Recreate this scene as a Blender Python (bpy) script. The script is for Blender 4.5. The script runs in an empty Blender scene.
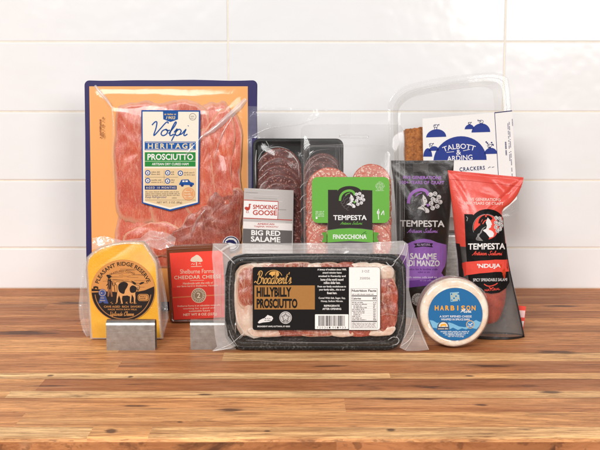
import bpy, math, random
from mathutils import Vector, Matrix, noise
from mathutils.geometry import tessellate_polygon
import bmesh

S = bpy.context.scene
COL = S.collection
R = math.radians

# ------------------------------------------------------------------ camera, world, lamps, exposure
CAM = Vector((0, -1.446, 0.277)); PITCH = R(7.24)
cd = bpy.data.cameras.new('camera'); cam = bpy.data.objects.new('camera', cd); COL.objects.link(cam)
cam.location = CAM; cam.rotation_euler = (R(90) - PITCH, 0, 0)
cd.sensor_width = 36; cd.lens = 60; cd.clip_start = 0.02; cd.clip_end = 50
S.camera = cam
W = bpy.data.worlds.new('World'); S.world = W; W.use_nodes = True
# the studio round the counter: a pale ceiling, darker walls and floor
_n, _l = W.node_tree.nodes, W.node_tree.links
_tc = _n.new('ShaderNodeTexCoord'); _sx = _n.new('ShaderNodeSeparateXYZ'); _l.new(_tc.outputs['Generated'], _sx.inputs[0])
_rp = _n.new('ShaderNodeValToRGB'); _l.new(_sx.outputs['Z'], _rp.inputs[0])
for _i, (_p, _c) in enumerate(((0.0, (.16, .155, .15, 1)), (0.75, (1.0, .985, .97, 1)))): _rp.color_ramp.elements[_i].position = _p; _rp.color_ramp.elements[_i].color = _c
_l.new(_rp.outputs[0], _n['Background'].inputs[0]); _n['Background'].inputs[1].default_value = 0.42

def area(name, loc, aim, sx, sy, power, col):
    l = bpy.data.lights.new(name, 'AREA'); l.shape = 'RECTANGLE'; l.size = sx; l.size_y = sy
    l.energy = power; l.color = col
    o = bpy.data.objects.new(name, l); COL.objects.link(o); o.location = loc
    o.rotation_euler = (Vector(aim) - Vector(loc)).to_track_quat('-Z', 'Y').to_euler()
area('key_softbox', (-0.95, -2.95, 1.45), (0, -0.2, 0.08), 1.2, 0.9, 88, (1, 0.985, 0.965))
area('fill_softbox', (1.2, -3.0, 0.95), (0, -0.2, 0.08), 1.0, 0.8, 40, (1, 0.985, 0.97))
S.view_settings.view_transform = 'Standard'; S.view_settings.look = 'None'
S.view_settings.exposure = -0.08; S.view_settings.gamma = 1
S.render.engine = 'CYCLES'
S.cycles.transparent_max_bounces = 40; S.cycles.max_bounces = 8
S.cycles.use_denoising = True
S.cycles.caustics_reflective = False; S.cycles.caustics_refractive = False

# ------------------------------------------------------------------ pixel rays of the photograph -> points on real planes
FWD = Vector((0, math.cos(PITCH), -math.sin(PITCH))); UPC = Vector((0, math.sin(PITCH), math.cos(PITCH)))
def ray(px, py):
    return FWD + Vector((1, 0, 0)) * ((px - 300) / 1000) - UPC * ((py - 225) / 1000)
def ground(px, py, z=0):
    d = ray(px, py); return CAM + d * ((z - CAM.z) / d.z)

class Frame:
    """an upright plane standing on the counter: local x right, y up, z towards the viewer"""
    def __init__(s, px, py, lean=0, yaw=0, thick=0, z0=0):
        a, y = R(lean), R(yaw)
        s.r = Vector((math.cos(y), math.sin(y), 0)); n0 = Vector((math.sin(y), -math.cos(y), 0)); z = Vector((0, 0, 1))
        s.u = z * math.cos(a) - n0 * math.sin(a); s.n = n0 * math.cos(a) + z * math.sin(a)
        s.O = ground(px, py, z0); s.O.z += thick * math.sin(a)
        s.k = (s.O - CAM).dot(FWD) / 1000
    def uv(s, px, py, wf=0):
        d = ray(px, py); w = wf if not callable(wf) else 0
        for i in range(4 if callable(wf) else 1):
            p = s.O + s.n * w; t = (p - CAM).dot(s.n) / d.dot(s.n); q = CAM + d * t - s.O
            u, v = q.dot(s.r), q.dot(s.u)
            if callable(wf): w = wf(u, v)
        return u, v
    def matrix(s):
        m = Matrix((s.r, s.u, s.n)).transposed().to_4x4(); m.translation = s.O; return m

# ------------------------------------------------------------------ object helpers
def tag(o, label=None, cat=None, kind=None, group=None):
    if label: o['label'] = label
    if cat: o['category'] = cat
    if kind: o['kind'] = kind
    if group: o['group'] = group
    return o
def thing(name, fr, label, cat, group=None):
    o = bpy.data.objects.new(name, None); COL.objects.link(o); o.empty_display_size = .02
    o.matrix_world = fr.matrix() if isinstance(fr, Frame) else Matrix.Translation(fr)
    return tag(o, label, cat, None, group)
def obj(name, vs, fs, mats, parent=None, mi=None, smooth=True, attr=None, auto=None):
    me = bpy.data.meshes.new(name); me.from_pydata([tuple(v) for v in vs], [], fs)
    for m in (mats if isinstance(mats, (list, tuple)) else [mats]): me.materials.append(m)
    if mi: me.polygons.foreach_set('material_index', mi)
    if smooth: me.polygons.foreach_set('use_smooth', [True] * len(me.polygons))
    if attr:
        for k, vals in attr.items():
            a = me.attributes.new(k, 'FLOAT', 'POINT'); a.data.foreach_set('value', vals)
    if auto is not None: me.set_sharp_from_angle(angle=R(auto))
    me.update()
    o = bpy.data.objects.new(name, me); COL.objects.link(o)
    if parent: o.parent = parent
    return o
def rrect(x0, y0, x1, y1, r, n=6):
    """rounded rectangle, counter-clockwise for y up / clockwise on the picture"""
    pts = []
    for cx, cy, a0 in ((x1 - r, y1 - r, 0), (x0 + r, y1 - r, 90), (x0 + r, y0 + r, 180), (x1 - r, y0 + r, 270)):
        for i in range(n + 1):
            a = R(a0 + 90 * i / n); pts.append((cx + r * math.cos(a), cy + r * math.sin(a)))
    return pts
def ellipse(cx, cy, rx, ry=None, n=40, a0=0, a1=360):
    ry = rx if ry is None else ry
    m = n if a1 - a0 >= 360 else n + 1
    return [(cx + rx * math.cos(R(a0 + (a1 - a0) * i / n)), cy + ry * math.sin(R(a0 + (a1 - a0) * i / n))) for i in range(m)]
def catmull(p, n=6, closed=False):
    out = []; L = len(p)
    for i in range(L if closed else L - 1):
        g = (lambda j: p[j % L]) if closed else (lambda j: p[min(max(j, 0), L - 1)])
        a, b, c, d = g(i - 1), g(i), g(i + 1), g(i + 2)
        for k in range(n):
            t = k / n
            out.append(tuple(.5 * (2 * b[m] + (c[m] - a[m]) * t + (2 * a[m] - 5 * b[m] + 4 * c[m] - d[m]) * t * t + (3 * b[m] - a[m] - 3 * c[m] + d[m]) * t ** 3) for m in (0, 1)))
    if not closed: out.append(tuple(p[-1]))
    return out
def loft(rings, cap0=True, cap1=True):
    n = len(rings[0]); vs = [v for r_ in rings for v in r_]; fs = []
    for k in range(len(rings) - 1):
        for i in range(n):
            j = (i + 1) % n; fs.append((k * n + i, k * n + j, (k + 1) * n + j, (k + 1) * n + i))
    if cap0: fs.append(tuple(range(n - 1, -1, -1)))
    if cap1: fs.append(tuple((len(rings) - 1) * n + i for i in range(n)))
    return vs, fs
def rr_rings(u0, v0, u1, v1, r, spec, n=6):
    return [[(x, y, w) for x, y in rrect(u0 + i, v0 + i, u1 - i, v1 - i, max(r - i, .0015), n)] for i, w in spec]
def dens(pts, m):
    return [tuple(a[k] + (b[k] - a[k]) * f / m for k in range(3)) for a, b in zip(pts, pts[1:] + pts[:1]) for f in range(m)]
def slab(pts, w0, w1, bev=0.0):
    pts = list(pts)
    a = sum(pts[i][0] * pts[(i + 1) % len(pts)][1] - pts[(i + 1) % len(pts)][0] * pts[i][1] for i in range(len(pts)))
    if a < 0: pts.reverse()
    return loft([[(x, y, w0) for x, y in pts], [(x, y, w1) for x, y in pts]])
def fbm(x, y, z=0, o=4): return noise.fractal(Vector((x, y, z)), 0.9, 2.1, o)
def nz(x, y, z=0): return noise.noise(Vector((x, y, z)))

# ------------------------------------------------------------------ materials
def lin(c): return c / 12.92 if c <= .04045 else ((c + .055) / 1.055) ** 2.4
def C(r, g, b, k=.86): return tuple(lin(x / 255) * k for x in (r, g, b)) + (1,)
class NT:
    def __init__(s, name):
        s.m = bpy.data.materials.new(name); s.m.use_nodes = True; s.t = s.m.node_tree; s.N = s.t.nodes; s.N.clear()
        s.out = s.N.new('ShaderNodeOutputMaterial')
    def n(s, typ, ins=None, **kw):
        x = s.N.new('ShaderNode' + typ)
        for k, v in kw.items(): setattr(x, k, v)
        for k, v in (ins or {}).items(): s.set(x.inputs[k], v)
        return x
    def set(s, sock, v):
        if isinstance(v, bpy.types.NodeSocket): s.t.links.new(v, sock)
        elif isinstance(v, bpy.types.Node): s.t.links.new(v.outputs[0], sock)
        else: sock.default_value = v
    def math(s, op, a, b=0.0, clamp=False): return s.n('Math', {0: a, 1: b}, operation=op, use_clamp=clamp).outputs[0]
    def ramp(s, f, stops):
        x = s.n('ValToRGB', {0: f}); e = x.color_ramp.elements
        while len(e) < len(stops): e.new(.5)
        for i, (p, c) in enumerate(stops): e[i].position = p; e[i].color = c
        return x.outputs[0]
    def mix(s, f, a, b, blend='MIX'):
        x = s.n('Mix', data_type='RGBA', blend_type=blend); s.set(x.inputs[0], f); s.set(x.inputs[6], a); s.set(x.inputs[7], b); return x.outputs[2]
    def coord(s, sc=(1, 1, 1), loc=(0, 0, 0), rot=(0, 0, 0)):
        t = s.n('TexCoord'); return s.n('Mapping', {0: t.outputs['Object'], 1: loc, 2: rot, 3: sc}).outputs[0]
    def noise(s, v, sc, det=4, rough=.55, dist=0): return s.n('TexNoise', {'Vector': v, 'Scale': sc, 'Detail': det, 'Roughness': rough, 'Distortion': dist}).outputs[0]
    def bump(s, h, st=.3, d=.001): return s.n('Bump', {'Height': h, 'Strength': st, 'Distance': d}).outputs[0]
    def attr(s, nm): return s.n('Attribute', attribute_name=nm).outputs['Fac']
    def bsdf(s, **kw):
        p = s.n('BsdfPrincipled')
        for k, v in kw.items(): s.set(p.inputs[k.replace('_', ' ')], v)
        s.t.links.new(p.outputs[0], s.out.inputs[0]); return s.m
_mc = {}
def ink(r, g, b, rough=.6, k=.86, spec=.14):
    """printed colour: flat ink with a faint paper mottling"""
    key = (r, g, b, rough, k)
    if key not in _mc:
        t = NT('ink_%02x%02x%02x' % (r, g, b)); c = C(r, g, b, k)
        nn = t.noise(t.coord(), 900, 2)
        c2 = tuple(x * .86 for x in c[:3]) + (1,)
        _mc[key] = t.bsdf(Base_Color=t.mix(nn, c, c2), Roughness=rough, Specular_IOR_Level=spec)
    return _mc[key]
WHITE = ink(250, 247, 244); BLACK = ink(30, 27, 27); 

def film_mat(name, milk=.05, rough=.1, tint=.985, gl=1.0, bump=.25, bsc=140, edge=.25, dc=(.86, .84, .83, 1)):
    """thin clear plastic: see-through, mirror-like by angle, slightly hazy"""
    t = NT(name); co = t.coord()
    h = t.noise(co, bsc, 3, .5, .6); nb = t.bump(h, bump, .002)
    g = t.n('BsdfGlossy', {'Roughness': rough, 'Normal': nb, 'Color': (1, 1, 1, 1)})
    df = t.n('BsdfDiffuse', {0: dc, 'Normal': nb})
    fr = t.n('LayerWeight', {0: .5, 'Normal': nb})
    tr = t.n('BsdfTransparent', {0: t.mix(t.math('POWER', fr.outputs['Facing'], 3.), (tint, tint, tint, 1), (tint * .72, tint * .7, tint * .67, 1))})
    f = t.math('MULTIPLY', t.math('POWER', fr.outputs['Facing'], 3.2), .75)
    f = t.math('MULTIPLY', t.math('ADD', f, .045), gl, True)
    a = t.n('MixShader', {0: f, 1: tr, 2: g})
    mk = t.math('ADD', t.math('MULTIPLY', t.noise(co, 60, 3), milk * 1.2), milk * .4)
    mk = t.math('ADD', mk, t.math('MULTIPLY', t.math('POWER', fr.outputs['Facing'], 4), edge), True)
    b = t.n('MixShader', {0: mk, 1: a, 2: df})
    t.t.links.new(b.outputs[0], t.out.inputs[0]); return t.m
FILM = film_mat('clear_film', .012, .09, .985, .5, .14, 55)
TUB = film_mat('thin_tub_plastic', .02, .06, .975, .35, .05, 40, .05)
FILMW = film_mat('wrinkled_film', .09, .12, .97, .9, .3, 90)
FOLD = film_mat('folded_film', .36, .14, .97, 1.7, .2, 120)  # doubled film looks whitish; the milky colour also paints white highlight streaks
FOLDS = film_mat('soft_folded_film', .12, .14, .97, 1.6, .2, 120)  # fainter milky white, same painted highlight streaks where used on folds
RIGID = film_mat('clear_rigid_plastic', .015, .07, .985, .55, .05, 40, .12)
GREYFILM = film_mat('smoky_film', .22, .14, .62, 1.2, .4, 100)

def meat(name, base, dark, fat, sc=60, amt=.5, rim=(.9, .985), gloss=.28, stretch=(1, .35, 1), rot=.5):
    t = NT(name); co = t.coord(stretch, rot=(0, 0, rot)); co2 = t.coord()
    n1 = t.noise(co2, sc * .6, 4, .55, .5); n2 = t.noise(co, sc * 2.2, 6, .62, 1.2); n3 = t.noise(co2, sc * 9, 3)
    c = t.mix(t.ramp(n1, [(.3, (0, 0, 0, 1)), (.7, (1, 1, 1, 1))]), base, dark)
    n4 = t.noise(co, sc * 3.4, 7, .68, 2.2)
    streak = t.ramp(n2, [(.5, (0, 0, 0, 1)), (.66, (1, 1, 1, 1))])
    c = t.mix(t.math('MULTIPLY', streak, amt * .75), c, fat)
    vein = t.n('MapRange', {0: t.math('ABSOLUTE', t.math('SUBTRACT', n4, .5)), 1: 0., 2: .028, 3: 1., 4: 0.}).outputs[0]
    c = t.mix(t.math('MULTIPLY', vein, .42), c, fat)
    c = t.mix(t.math('MULTIPLY', t.ramp(n4, [(.58, (0, 0, 0, 1)), (.7, (1, 1, 1, 1))]), .5), c, dark)
    c = t.mix(t.math('MULTIPLY', t.ramp(n3, [(.55, (0, 0, 0, 1)), (.75, (1, 1, 1, 1))]), .25), c, fat)
    rr = t.math('ADD', t.attr('rim'), t.math('MULTIPLY', t.math('SUBTRACT', n1, .5), .16))
    rm = t.ramp(rr, [(rim[0], (0, 0, 0, 1)), (rim[1], (1, 1, 1, 1))])
    c = t.mix(t.math('MULTIPLY', rm, .85), c, fat)
    return t.bsdf(Base_Color=c, Roughness=gloss, Specular_IOR_Level=.5, Normal=t.bump(t.math('ADD', n2, t.math('MULTIPLY', n3, .3)), .35, .0012),
                  Subsurface_Weight=.12, Subsurface_Radius=(.004, .0015, .001), Subsurface_Scale=.5)
HAM = meat('prosciutto_meat', C(222, 98, 64), C(194, 66, 46), C(246, 190, 158), 70, .5, (.9, .985), .3, (1.6, .35, 1), .6)
HAMD = meat('dark_prosciutto_meat', C(188, 78, 56), C(124, 44, 32), C(236, 172, 146), 75, .45, (.93, .99), .3, (1.6, .4, 1), .7)
HAMB = meat('cured_ham_meat', C(192, 88, 58), C(124, 42, 28), C(236, 204, 178), 75, .75, (.8, .97), .3, (1.5, .4, 1), .9)
FAT = meat('ham_fat', C(236, 214, 194), C(212, 160, 134), C(246, 234, 222), 60, .6)
def salami(name, base, dark, fat, cut=.5, sc=330, rimc=None):
    t = NT(name); co = t.coord()
    v = t.n('TexVoronoi', {'Vector': t.n('VectorMath', {0: co, 1: t.n('VectorMath', {0: t.n('TexNoise', {'Vector': co, 'Scale': 300.}).outputs['Color'], 3: .004}, operation='SCALE').outputs[0]}, operation='ADD').outputs[0], 'Scale': sc, 'Randomness': 1.})
    n1 = t.noise(co, 110, 4); pick = t.n('SeparateColor', {0: v.outputs['Color']}).outputs[0]
    spot = t.math('MULTIPLY', t.ramp(v.outputs['Distance'], [(.28, (1, 1, 1, 1)), (.5, (0, 0, 0, 1))]), t.math('GREATER_THAN', pick, cut))
    c = t.mix(n1, base, dark); c = t.mix(spot, c, fat)
    rm = t.ramp(t.attr('rim'), [(.93, (0, 0, 0, 1)), (.985, (1, 1, 1, 1))])
    if rimc: c = t.mix(t.math('MULTIPLY', rm, .6), c, rimc)
    return t.bsdf(Base_Color=c, Roughness=.35, Normal=t.bump(t.math('ADD', spot, n1), .4, .0008), Subsurface_Weight=.08, Subsurface_Radius=(.003, .001, .001), Subsurface_Scale=.4)
SAL_D = salami('dark_salame', C(112, 42, 32), C(64, 22, 20), C(180, 120, 106), .6, 480, C(150, 96, 86))  # paler rim colour paints the light caught along each slice edge
SAL_P = salami('pink_salami', C(216, 126, 102), C(184, 90, 74), C(238, 200, 182), .2, 360, C(200, 98, 72))

def plain(name, c, rough=.5, spec=.4, metal=0, var=.12, vsc=80, bump=0, bsc=300, coat=0):
    t = NT(name); n1 = t.noise(t.coord(), vsc, 4)
    kw = dict(Base_Color=t.mix(n1, tuple(min(1, x * (1 + var)) for x in c[:3]) + (1,), tuple(x * (1 - var) for x in c[:3]) + (1,)), Roughness=rough, Specular_IOR_Level=spec, Metallic=metal, Coat_Weight=coat)
    if bump: kw['Normal'] = t.bump(t.noise(t.coord(), bsc, 3), bump, .001)
    return t.bsdf(**kw)
NAVY = plain('navy_board', C(42, 34, 92), .45, .22)
TAN = plain('tan_board', C(250, 172, 92), .45, .4, var=.05, vsc=14)
BLKTRAY = plain('black_tray_plastic', C(22, 22, 23), .35, .35, bump=.25, bsc=900)
def frosted_tray():
    t = NT('frosted_black_foam'); co = t.coord()
    f = t.ramp(t.noise(co, 420, 5, .7), [(.5, (0, 0, 0, 1)), (.74, (1, 1, 1, 1))])
    g = t.ramp(t.noise(co, 45, 3), [(.42, (0, 0, 0, 1)), (.68, (1, 1, 1, 1))])
    c = t.mix(t.math('MULTIPLY', f, t.math('ADD', t.math('MULTIPLY', g, .62), .06)), C(17, 16, 16), C(165, 161, 158))
    return t.bsdf(Base_Color=c, Roughness=.34, Specular_IOR_Level=.3, Normal=t.bump(t.noise(co, 900, 3), .3, .001))
FOAM = frosted_tray()

# ------------------------------------------------------------------ drawing on labels (art)
_tm = {}
def text_mesh(s, bold=0, shear=0, space=1.0):
    key = (s, bold, shear, space)
    if key not in _tm:
        c = bpy.data.curves.new('t', 'FONT'); c.body = s; c.offset = bold * .8; c.shear = shear; c.space_character = space; c.resolution_u = 3
        o = bpy.data.objects.new('t', c); me = o.to_mesh()
        _tm[key] = ([(v.co.x, v.co.y) for v in me.vertices], [tuple(p.vertices) for p in me.polygons])
        o.to_mesh_clear(); bpy.data.objects.remove(o); bpy.data.curves.remove(c)
    return _tm[key]
# hand lettering: strokes on a grid where x-height is 1
SCRIPT = {
 'a': (1.15, [[(.85, .8), (.55, 1.0), (.15, .75), (.1, .25), (.4, 0), (.75, .25), (.92, .95)], [(.92, .95), (.85, .3), (1.0, 0), (1.2, .2)]]),
 'b': (1.05, [[(.0, .3), (.35, 1.2), (.5, 2.0), (.3, 2.1), (.2, 1.2), (.2, .3), (.5, 0), (.85, .35), (.8, .85), (.45, .95), (.25, .6)], [(.8, .8), (1.1, .75)]]),
 'c': (.95, [[(.85, .75), (.55, 1), (.15, .7), (.1, .25), (.45, 0), (.95, .3)]]),
 'd': (1.2, [[(.85, .8), (.55, 1.0), (.15, .75), (.1, .25), (.4, 0), (.75, .25), (1.1, 2.1)], [(1.1, 2.1), (.88, .4), (1.0, 0), (1.25, .2)]]),
 'e': (.95, [[(.1, .4), (.6, .55), (.75, .85), (.45, 1), (.12, .6), (.2, .1), (.55, 0), (1.0, .35)]]),
 'f': (.8, [[(.0, .2), (.5, 1.3), (.7, 2.0), (.5, 2.1), (.35, 1), (.2, -.7), (.05, -.8)], [(.1, .9), (.8, 1)]]),
 'g': (1.1, [[(.85, .8), (.5, 1), (.12, .6), (.35, 0), (.75, .3), (.9, .95), (.8, -.5), (.5, -.8), (.3, -.5), (1.1, .2)]]),
 'h': (1.1, [[(.0, .3), (.4, 1.3), (.5, 2.0), (.3, 2.1), (.15, 0)], [(.15, .3), (.5, 1), (.8, .9), (.75, .2), (.9, 0), (1.15, .2)]]),
 'i': (.65, [[(.0, .3), (.3, 1), (.25, .2), (.45, 0), (.7, .25)], [(.42, 1.5), (.46, 1.58)]]),
 'l': (.65, [[(.0, .3), (.4, 1.3), (.52, 2.0), (.35, 2.1), (.2, 1.1), (.2, .2), (.4, 0), (.7, .25)]]),
 'm': (1.6, [[(.0, .6), (.2, 1), (.18, 0)], [(.2, .4), (.5, 1), (.7, .8), (.65, 0)], [(.68, .4), (1.0, 1), (1.2, .8), (1.15, .15), (1.3, 0), (1.6, .25)]]),
 'n': (1.15, [[(.0, .6), (.2, 1), (.18, 0)], [(.2, .4), (.55, 1), (.78, .8), (.72, .15), (.88, 0), (1.2, .25)]]),
 'o': (1.05, [[(.55, 1), (.15, .75), (.12, .25), (.45, 0), (.8, .25), (.82, .75), (.55, 1), (.7, .8), (1.1, .85)]]),
 'p': (1.1, [[(.0, .5), (.28, 1.05), (.05, -.85)], [(.2, .6), (.5, 1), (.85, .75), (.8, .2), (.5, 0), (.2, .25)], [(.75, .1), (1.1, .3)]]),
 'r': (.85, [[(.0, .5), (.2, 1.1), (.35, .9), (.6, .9), (.55, .2), (.7, 0), (.9, .25)]]),
 's': (.85, [[(.0, .3), (.5, 1.1), (.6, .5), (.5, .05), (.15, .1)], [(.5, .05), (.9, .3)]]),
 't': (.75, [[(.1, .5), (.45, 1.7), (.25, .3), (.4, 0), (.75, .25)], [(.05, 1.15), (.75, 1.25)]]),
 'u': (1.15, [[(.0, .4), (.2, 1), (.15, .2), (.4, 0), (.75, .4), (.85, 1), (.8, .2), (.95, 0), (1.2, .25)]]),
 'A': (1.6, [[(-.1, .1), (.2, 0), (.7, 1), (1.15, 2.1), (1.15, .5), (1.3, 0), (1.6, .2)], [(.4, .8), (1.3, .8)]]),
 'B': (1.6, [[(.1, .1), (.3, .2), (.6, 1.1), (.8, 2.0)], [(.2, 1.5), (.5, 2.1), (1.2, 2.2), (1.5, 1.8), (1.2, 1.25), (.8, 1.15), (1.4, 1.0), (1.5, .4), (1.0, 0), (.5, .0), (-.3, .4), (-.6, .15)]]),
 'C': (1.4, [[(1.2, 1.7), (1.1, 2.1), (.6, 1.9), (.2, 1.0), (.4, .1), (.8, 0), (1.35, .4)]]),
 'M': (2.0, [[(.0, .0), (.3, .8), (.5, 2.0), (.8, .4), (1.4, 2.1), (1.4, .4), (1.6, 0), (2.0, .25)]]),
 'S': (1.4, [[(1.2, 1.75), (.95, 2.1), (.55, 1.9), (.5, 1.4), (.95, .9), (.95, .3), (.5, 0), (.0, .3), (.1, .6)], [(.9, .2), (1.4, .3)]]),
 'U': (1.6, [[(.0, 1.7), (.3, 2.1), (.35, 1.2), (.35, .4), (.7, 0), (1.15, .7), (1.35, 2.1), (1.2, .5), (1.35, 0), (1.65, .25)]]),
 'V': (1.35, [[(-.1, 1.65), (.15, 2.15), (.4, 2.1), (.55, 1.2), (.6, .0), (1.1, 1.0), (1.55, 2.0), (1.8, 2.15), (1.9, 1.9)]]),
 "'": (.4, [[(.3, 2.0), (.15, 1.6)]]), ' ': (.8, []),
}
class Art:
    def __init__(s, fr, wf=0.0, step=None, base=.00015, dl=.00007):
        s.fr, s.wf, s.step, s.base, s.dl = fr, wf, step, base, dl
        s.V, s.F, s.MI, s.mats, s.L = [], [], [], [], []
    def mid(s, m):
        if m not in s.mats: s.mats.append(m)
        return s.mats.index(m)
    def raw(s, pts, faces, m, layer):
        k = len(s.V)
        for x, y in pts: s.V.append(s.fr.uv(x, y, s.wf)); s.L.append(layer)
        for f in faces:
            f = [i + k for i in f]
            a = sum(s.V[f[i]][0] * s.V[f[(i + 1) % len(f)]][1] - s.V[f[(i + 1) % len(f)]][0] * s.V[f[i]][1] for i in range(len(f)))
            if a < 0: f.reverse()
            s.F.append(f); s.MI.append(s.mid(m))
    def poly(s, pts, m, layer=0):
        s.raw(pts, tessellate_polygon([[Vector((x, y, 0)) for x, y in pts]]), m, layer)
    def rect(s, x0, y0, x1, y1, m, layer=0, r=0, rot=0):
        pts = rrect(x0, y0, x1, y1, r, 4) if r else [(x0, y0), (x1, y0), (x1, y1), (x0, y1)]
        if rot: pts = rotp(pts, (x0 + x1) / 2, (y0 + y1) / 2, rot)
        s.poly(pts, m, layer)
    def disc(s, cx, cy, r, m, layer=0, ry=None): s.poly(ellipse(cx, cy, r, ry, 32), m, layer)
    def stroke(s, pts, w, m, layer=0, smooth=0, closed=False):
        if smooth: pts = catmull(pts, smooth, closed)
        n = len(pts); L, Rr = [], []
        for i in range(n):
            a = pts[(i - 1) % n] if closed else pts[max(i - 1, 0)]; b = pts[(i + 1) % n] if closed else pts[min(i + 1, n - 1)]
            dx, dy = b[0] - a[0], b[1] - a[1]; l = math.hypot(dx, dy) or 1
            ww = w if not callable(w) else w(i / (n - 1))
            ox, oy = -dy / l * ww / 2, dx / l * ww / 2
            L.append((pts[i][0] + ox, pts[i][1] + oy)); Rr.append((pts[i][0] - ox, pts[i][1] - oy))
        fs = [(i, i + 1, n + i + 1, n + i) for i in range(n - 1)]
        if closed: fs.append((n - 1, 0, n, 2 * n - 1))
        s.raw(L + Rr, fs, m, layer)
    def ring(s, cx, cy, r, w, m, layer=0, a0=0, a1=360, ry=None):
        p = ellipse(cx, cy, r, ry, 36, a0, a1); s.stroke(p, w, m, layer, 0, a1 - a0 >= 360)
    def text(s, t, x0, x1, y0, y1, m, layer=2, bold=.02, shear=0, space=1.0, rot=0, arc=None, slope=0):
        """letters fitted into the box x0..x1, y0 (top)..y1 (baseline side)"""
        vs, fs = text_mesh(t, 0 if 'M' in t else bold, shear, space)
        if not vs: return
        nv, cp = len(vs), 1
        if 'M' in t and bold:      # this letter cannot be swollen: thicken the word with shifted impressions instead
            d = bold * .7; base = vs; vs = [(x + dx, y + dy) for dx, dy in ((-d, -d), (d, -d), (-d, d), (d, d), (0, 0)) for x, y in base]; cp = 5
        ax, bx = min(v[0] for v in vs), max(v[0] for v in vs); ay, by = min(v[1] for v in vs), max(v[1] for v in vs)
        pts = []
        for x, y in vs:
            f, g = (x - ax) / (bx - ax), (y - ay) / (by - ay)
            if arc:      # arc = (cx, cy, radius, start deg, end deg); y0..y1 give the letter height
                cx, cy, rad, a0, a1 = arc; h = y1 - y0; rr = rad + g * h if rad > 0 else rad - g * h + 0
                a = R(a0 + (a1 - a0) * f)
                if rad > 0: pts.append((cx + rr * math.cos(a), cy - rr * math.sin(a)))
                else: rr = -rad - g * h; pts.append((cx + rr * math.cos(a), cy + rr * math.sin(a)))
            else: pts.append((x0 + (x1 - x0) * f, y1 - (y1 - y0) * g + slope * ((x1 - x0) * f)))
        if rot: pts = rotp(pts, (x0 + x1) / 2, (y0 + y1) / 2, rot)
        for k in range(cp): s.raw(pts[k * nv:(k + 1) * nv], fs, m, layer + .17 * k)
    def script(s, t, x0, x1, y0, y1, w, m, layer=2, slant=.25, rot=0):
        """hand lettering fitted into the box; y0 top of capitals, y1 the baseline"""
        st, x = [], 0
        for ch in t:
            adv, ss = SCRIPT[ch]
            for q in ss: st.append([(x + a + slant * b, b) for a, b in q])
            x += adv
        ax = min(p[0] for q in st for p in q); bx = max(p[0] for q in st for p in q); k = (y1 - y0) / 2.1
        for q in st:
            p = [(x0 + (a - ax) / (bx - ax) * (x1 - x0), y1 - b * k) for a, b in q]
            if rot: p = rotp(p, (x0 + x1) / 2, (y0 + y1) / 2, rot)
            s.stroke(p, w, m, layer, 5)
    def small(s, x0, x1, y, h, m, layer=2, seed=0, rot=0, dens=.62):
        """a line of print too small to read: word-shaped rows of marks"""
        rg = random.Random(seed * 7919 + int(x0 * 10) + int(y * 10)); x = x0; q = []
        while x < x1 - h * .4:
            for k in range(rg.randint(2, 8)):
                w = h * rg.uniform(.45, .75)
                if x + w > x1: break
                hh = h * rg.choice((.72, .72, .8, 1)); yb = y + h / 2
                q.append([(x, yb - hh), (x + w * dens, yb - hh), (x + w * dens, yb), (x, yb)]); x += w
            x += h * .5
        for p in q:
            if rot: p = rotp(p, (x0 + x1) / 2, y, rot)
            s.raw(p, [(0, 1, 2, 3)], m, layer)
    def build(s, name, parent):
        bm = bmesh.new(); vs = [bm.verts.new((u, v, l)) for (u, v), l in zip(s.V, s.L)]
        for f, mi in zip(s.F, s.MI):
            try: x = bm.faces.new([vs[i] for i in f]); x.material_index = mi
            except ValueError: pass
        if s.step:
            for ax in (0, 1):
                lo = min(p[ax] for p in s.V); hi = max(p[ax] for p in s.V); c = lo + s.step
                while c < hi:
                    co = [0, 0, 0]; no = [0, 0, 0]; co[ax] = c; no[ax] = 1
                    bmesh.ops.bisect_plane(bm, geom=bm.verts[:] + bm.edges[:] + bm.faces[:], dist=1e-7, plane_co=co, plane_no=no); c += s.step
        for v in bm.verts:
            w = s.wf(v.co.x, v.co.y) if callable(s.wf) else s.wf
            v.co.z = w + s.base + v.co.z * s.dl
        me = bpy.data.meshes.new(name); bm.to_mesh(me); bm.free()
        for m in s.mats: me.materials.append(m)
        o = bpy.data.objects.new(name, me); COL.objects.link(o); o.parent = parent; return o
def rotp(pts, cx, cy, deg):
    c, q = math.cos(R(deg)), math.sin(R(deg)); return [(cx + (x - cx) * c + (y - cy) * q, cy - (x - cx) * q + (y - cy) * c) for x, y in pts]
def label_part(fr, pts, mat, parent, w0, w1, name='label'):
    """a flat label slab from w0 to w1 with its outline in photo pixels"""
    vs, fs = slab([fr.uv(x, y, w1) for x, y in pts], w0, w1); return obj(name, vs, fs, mat, parent, smooth=False)

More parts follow.
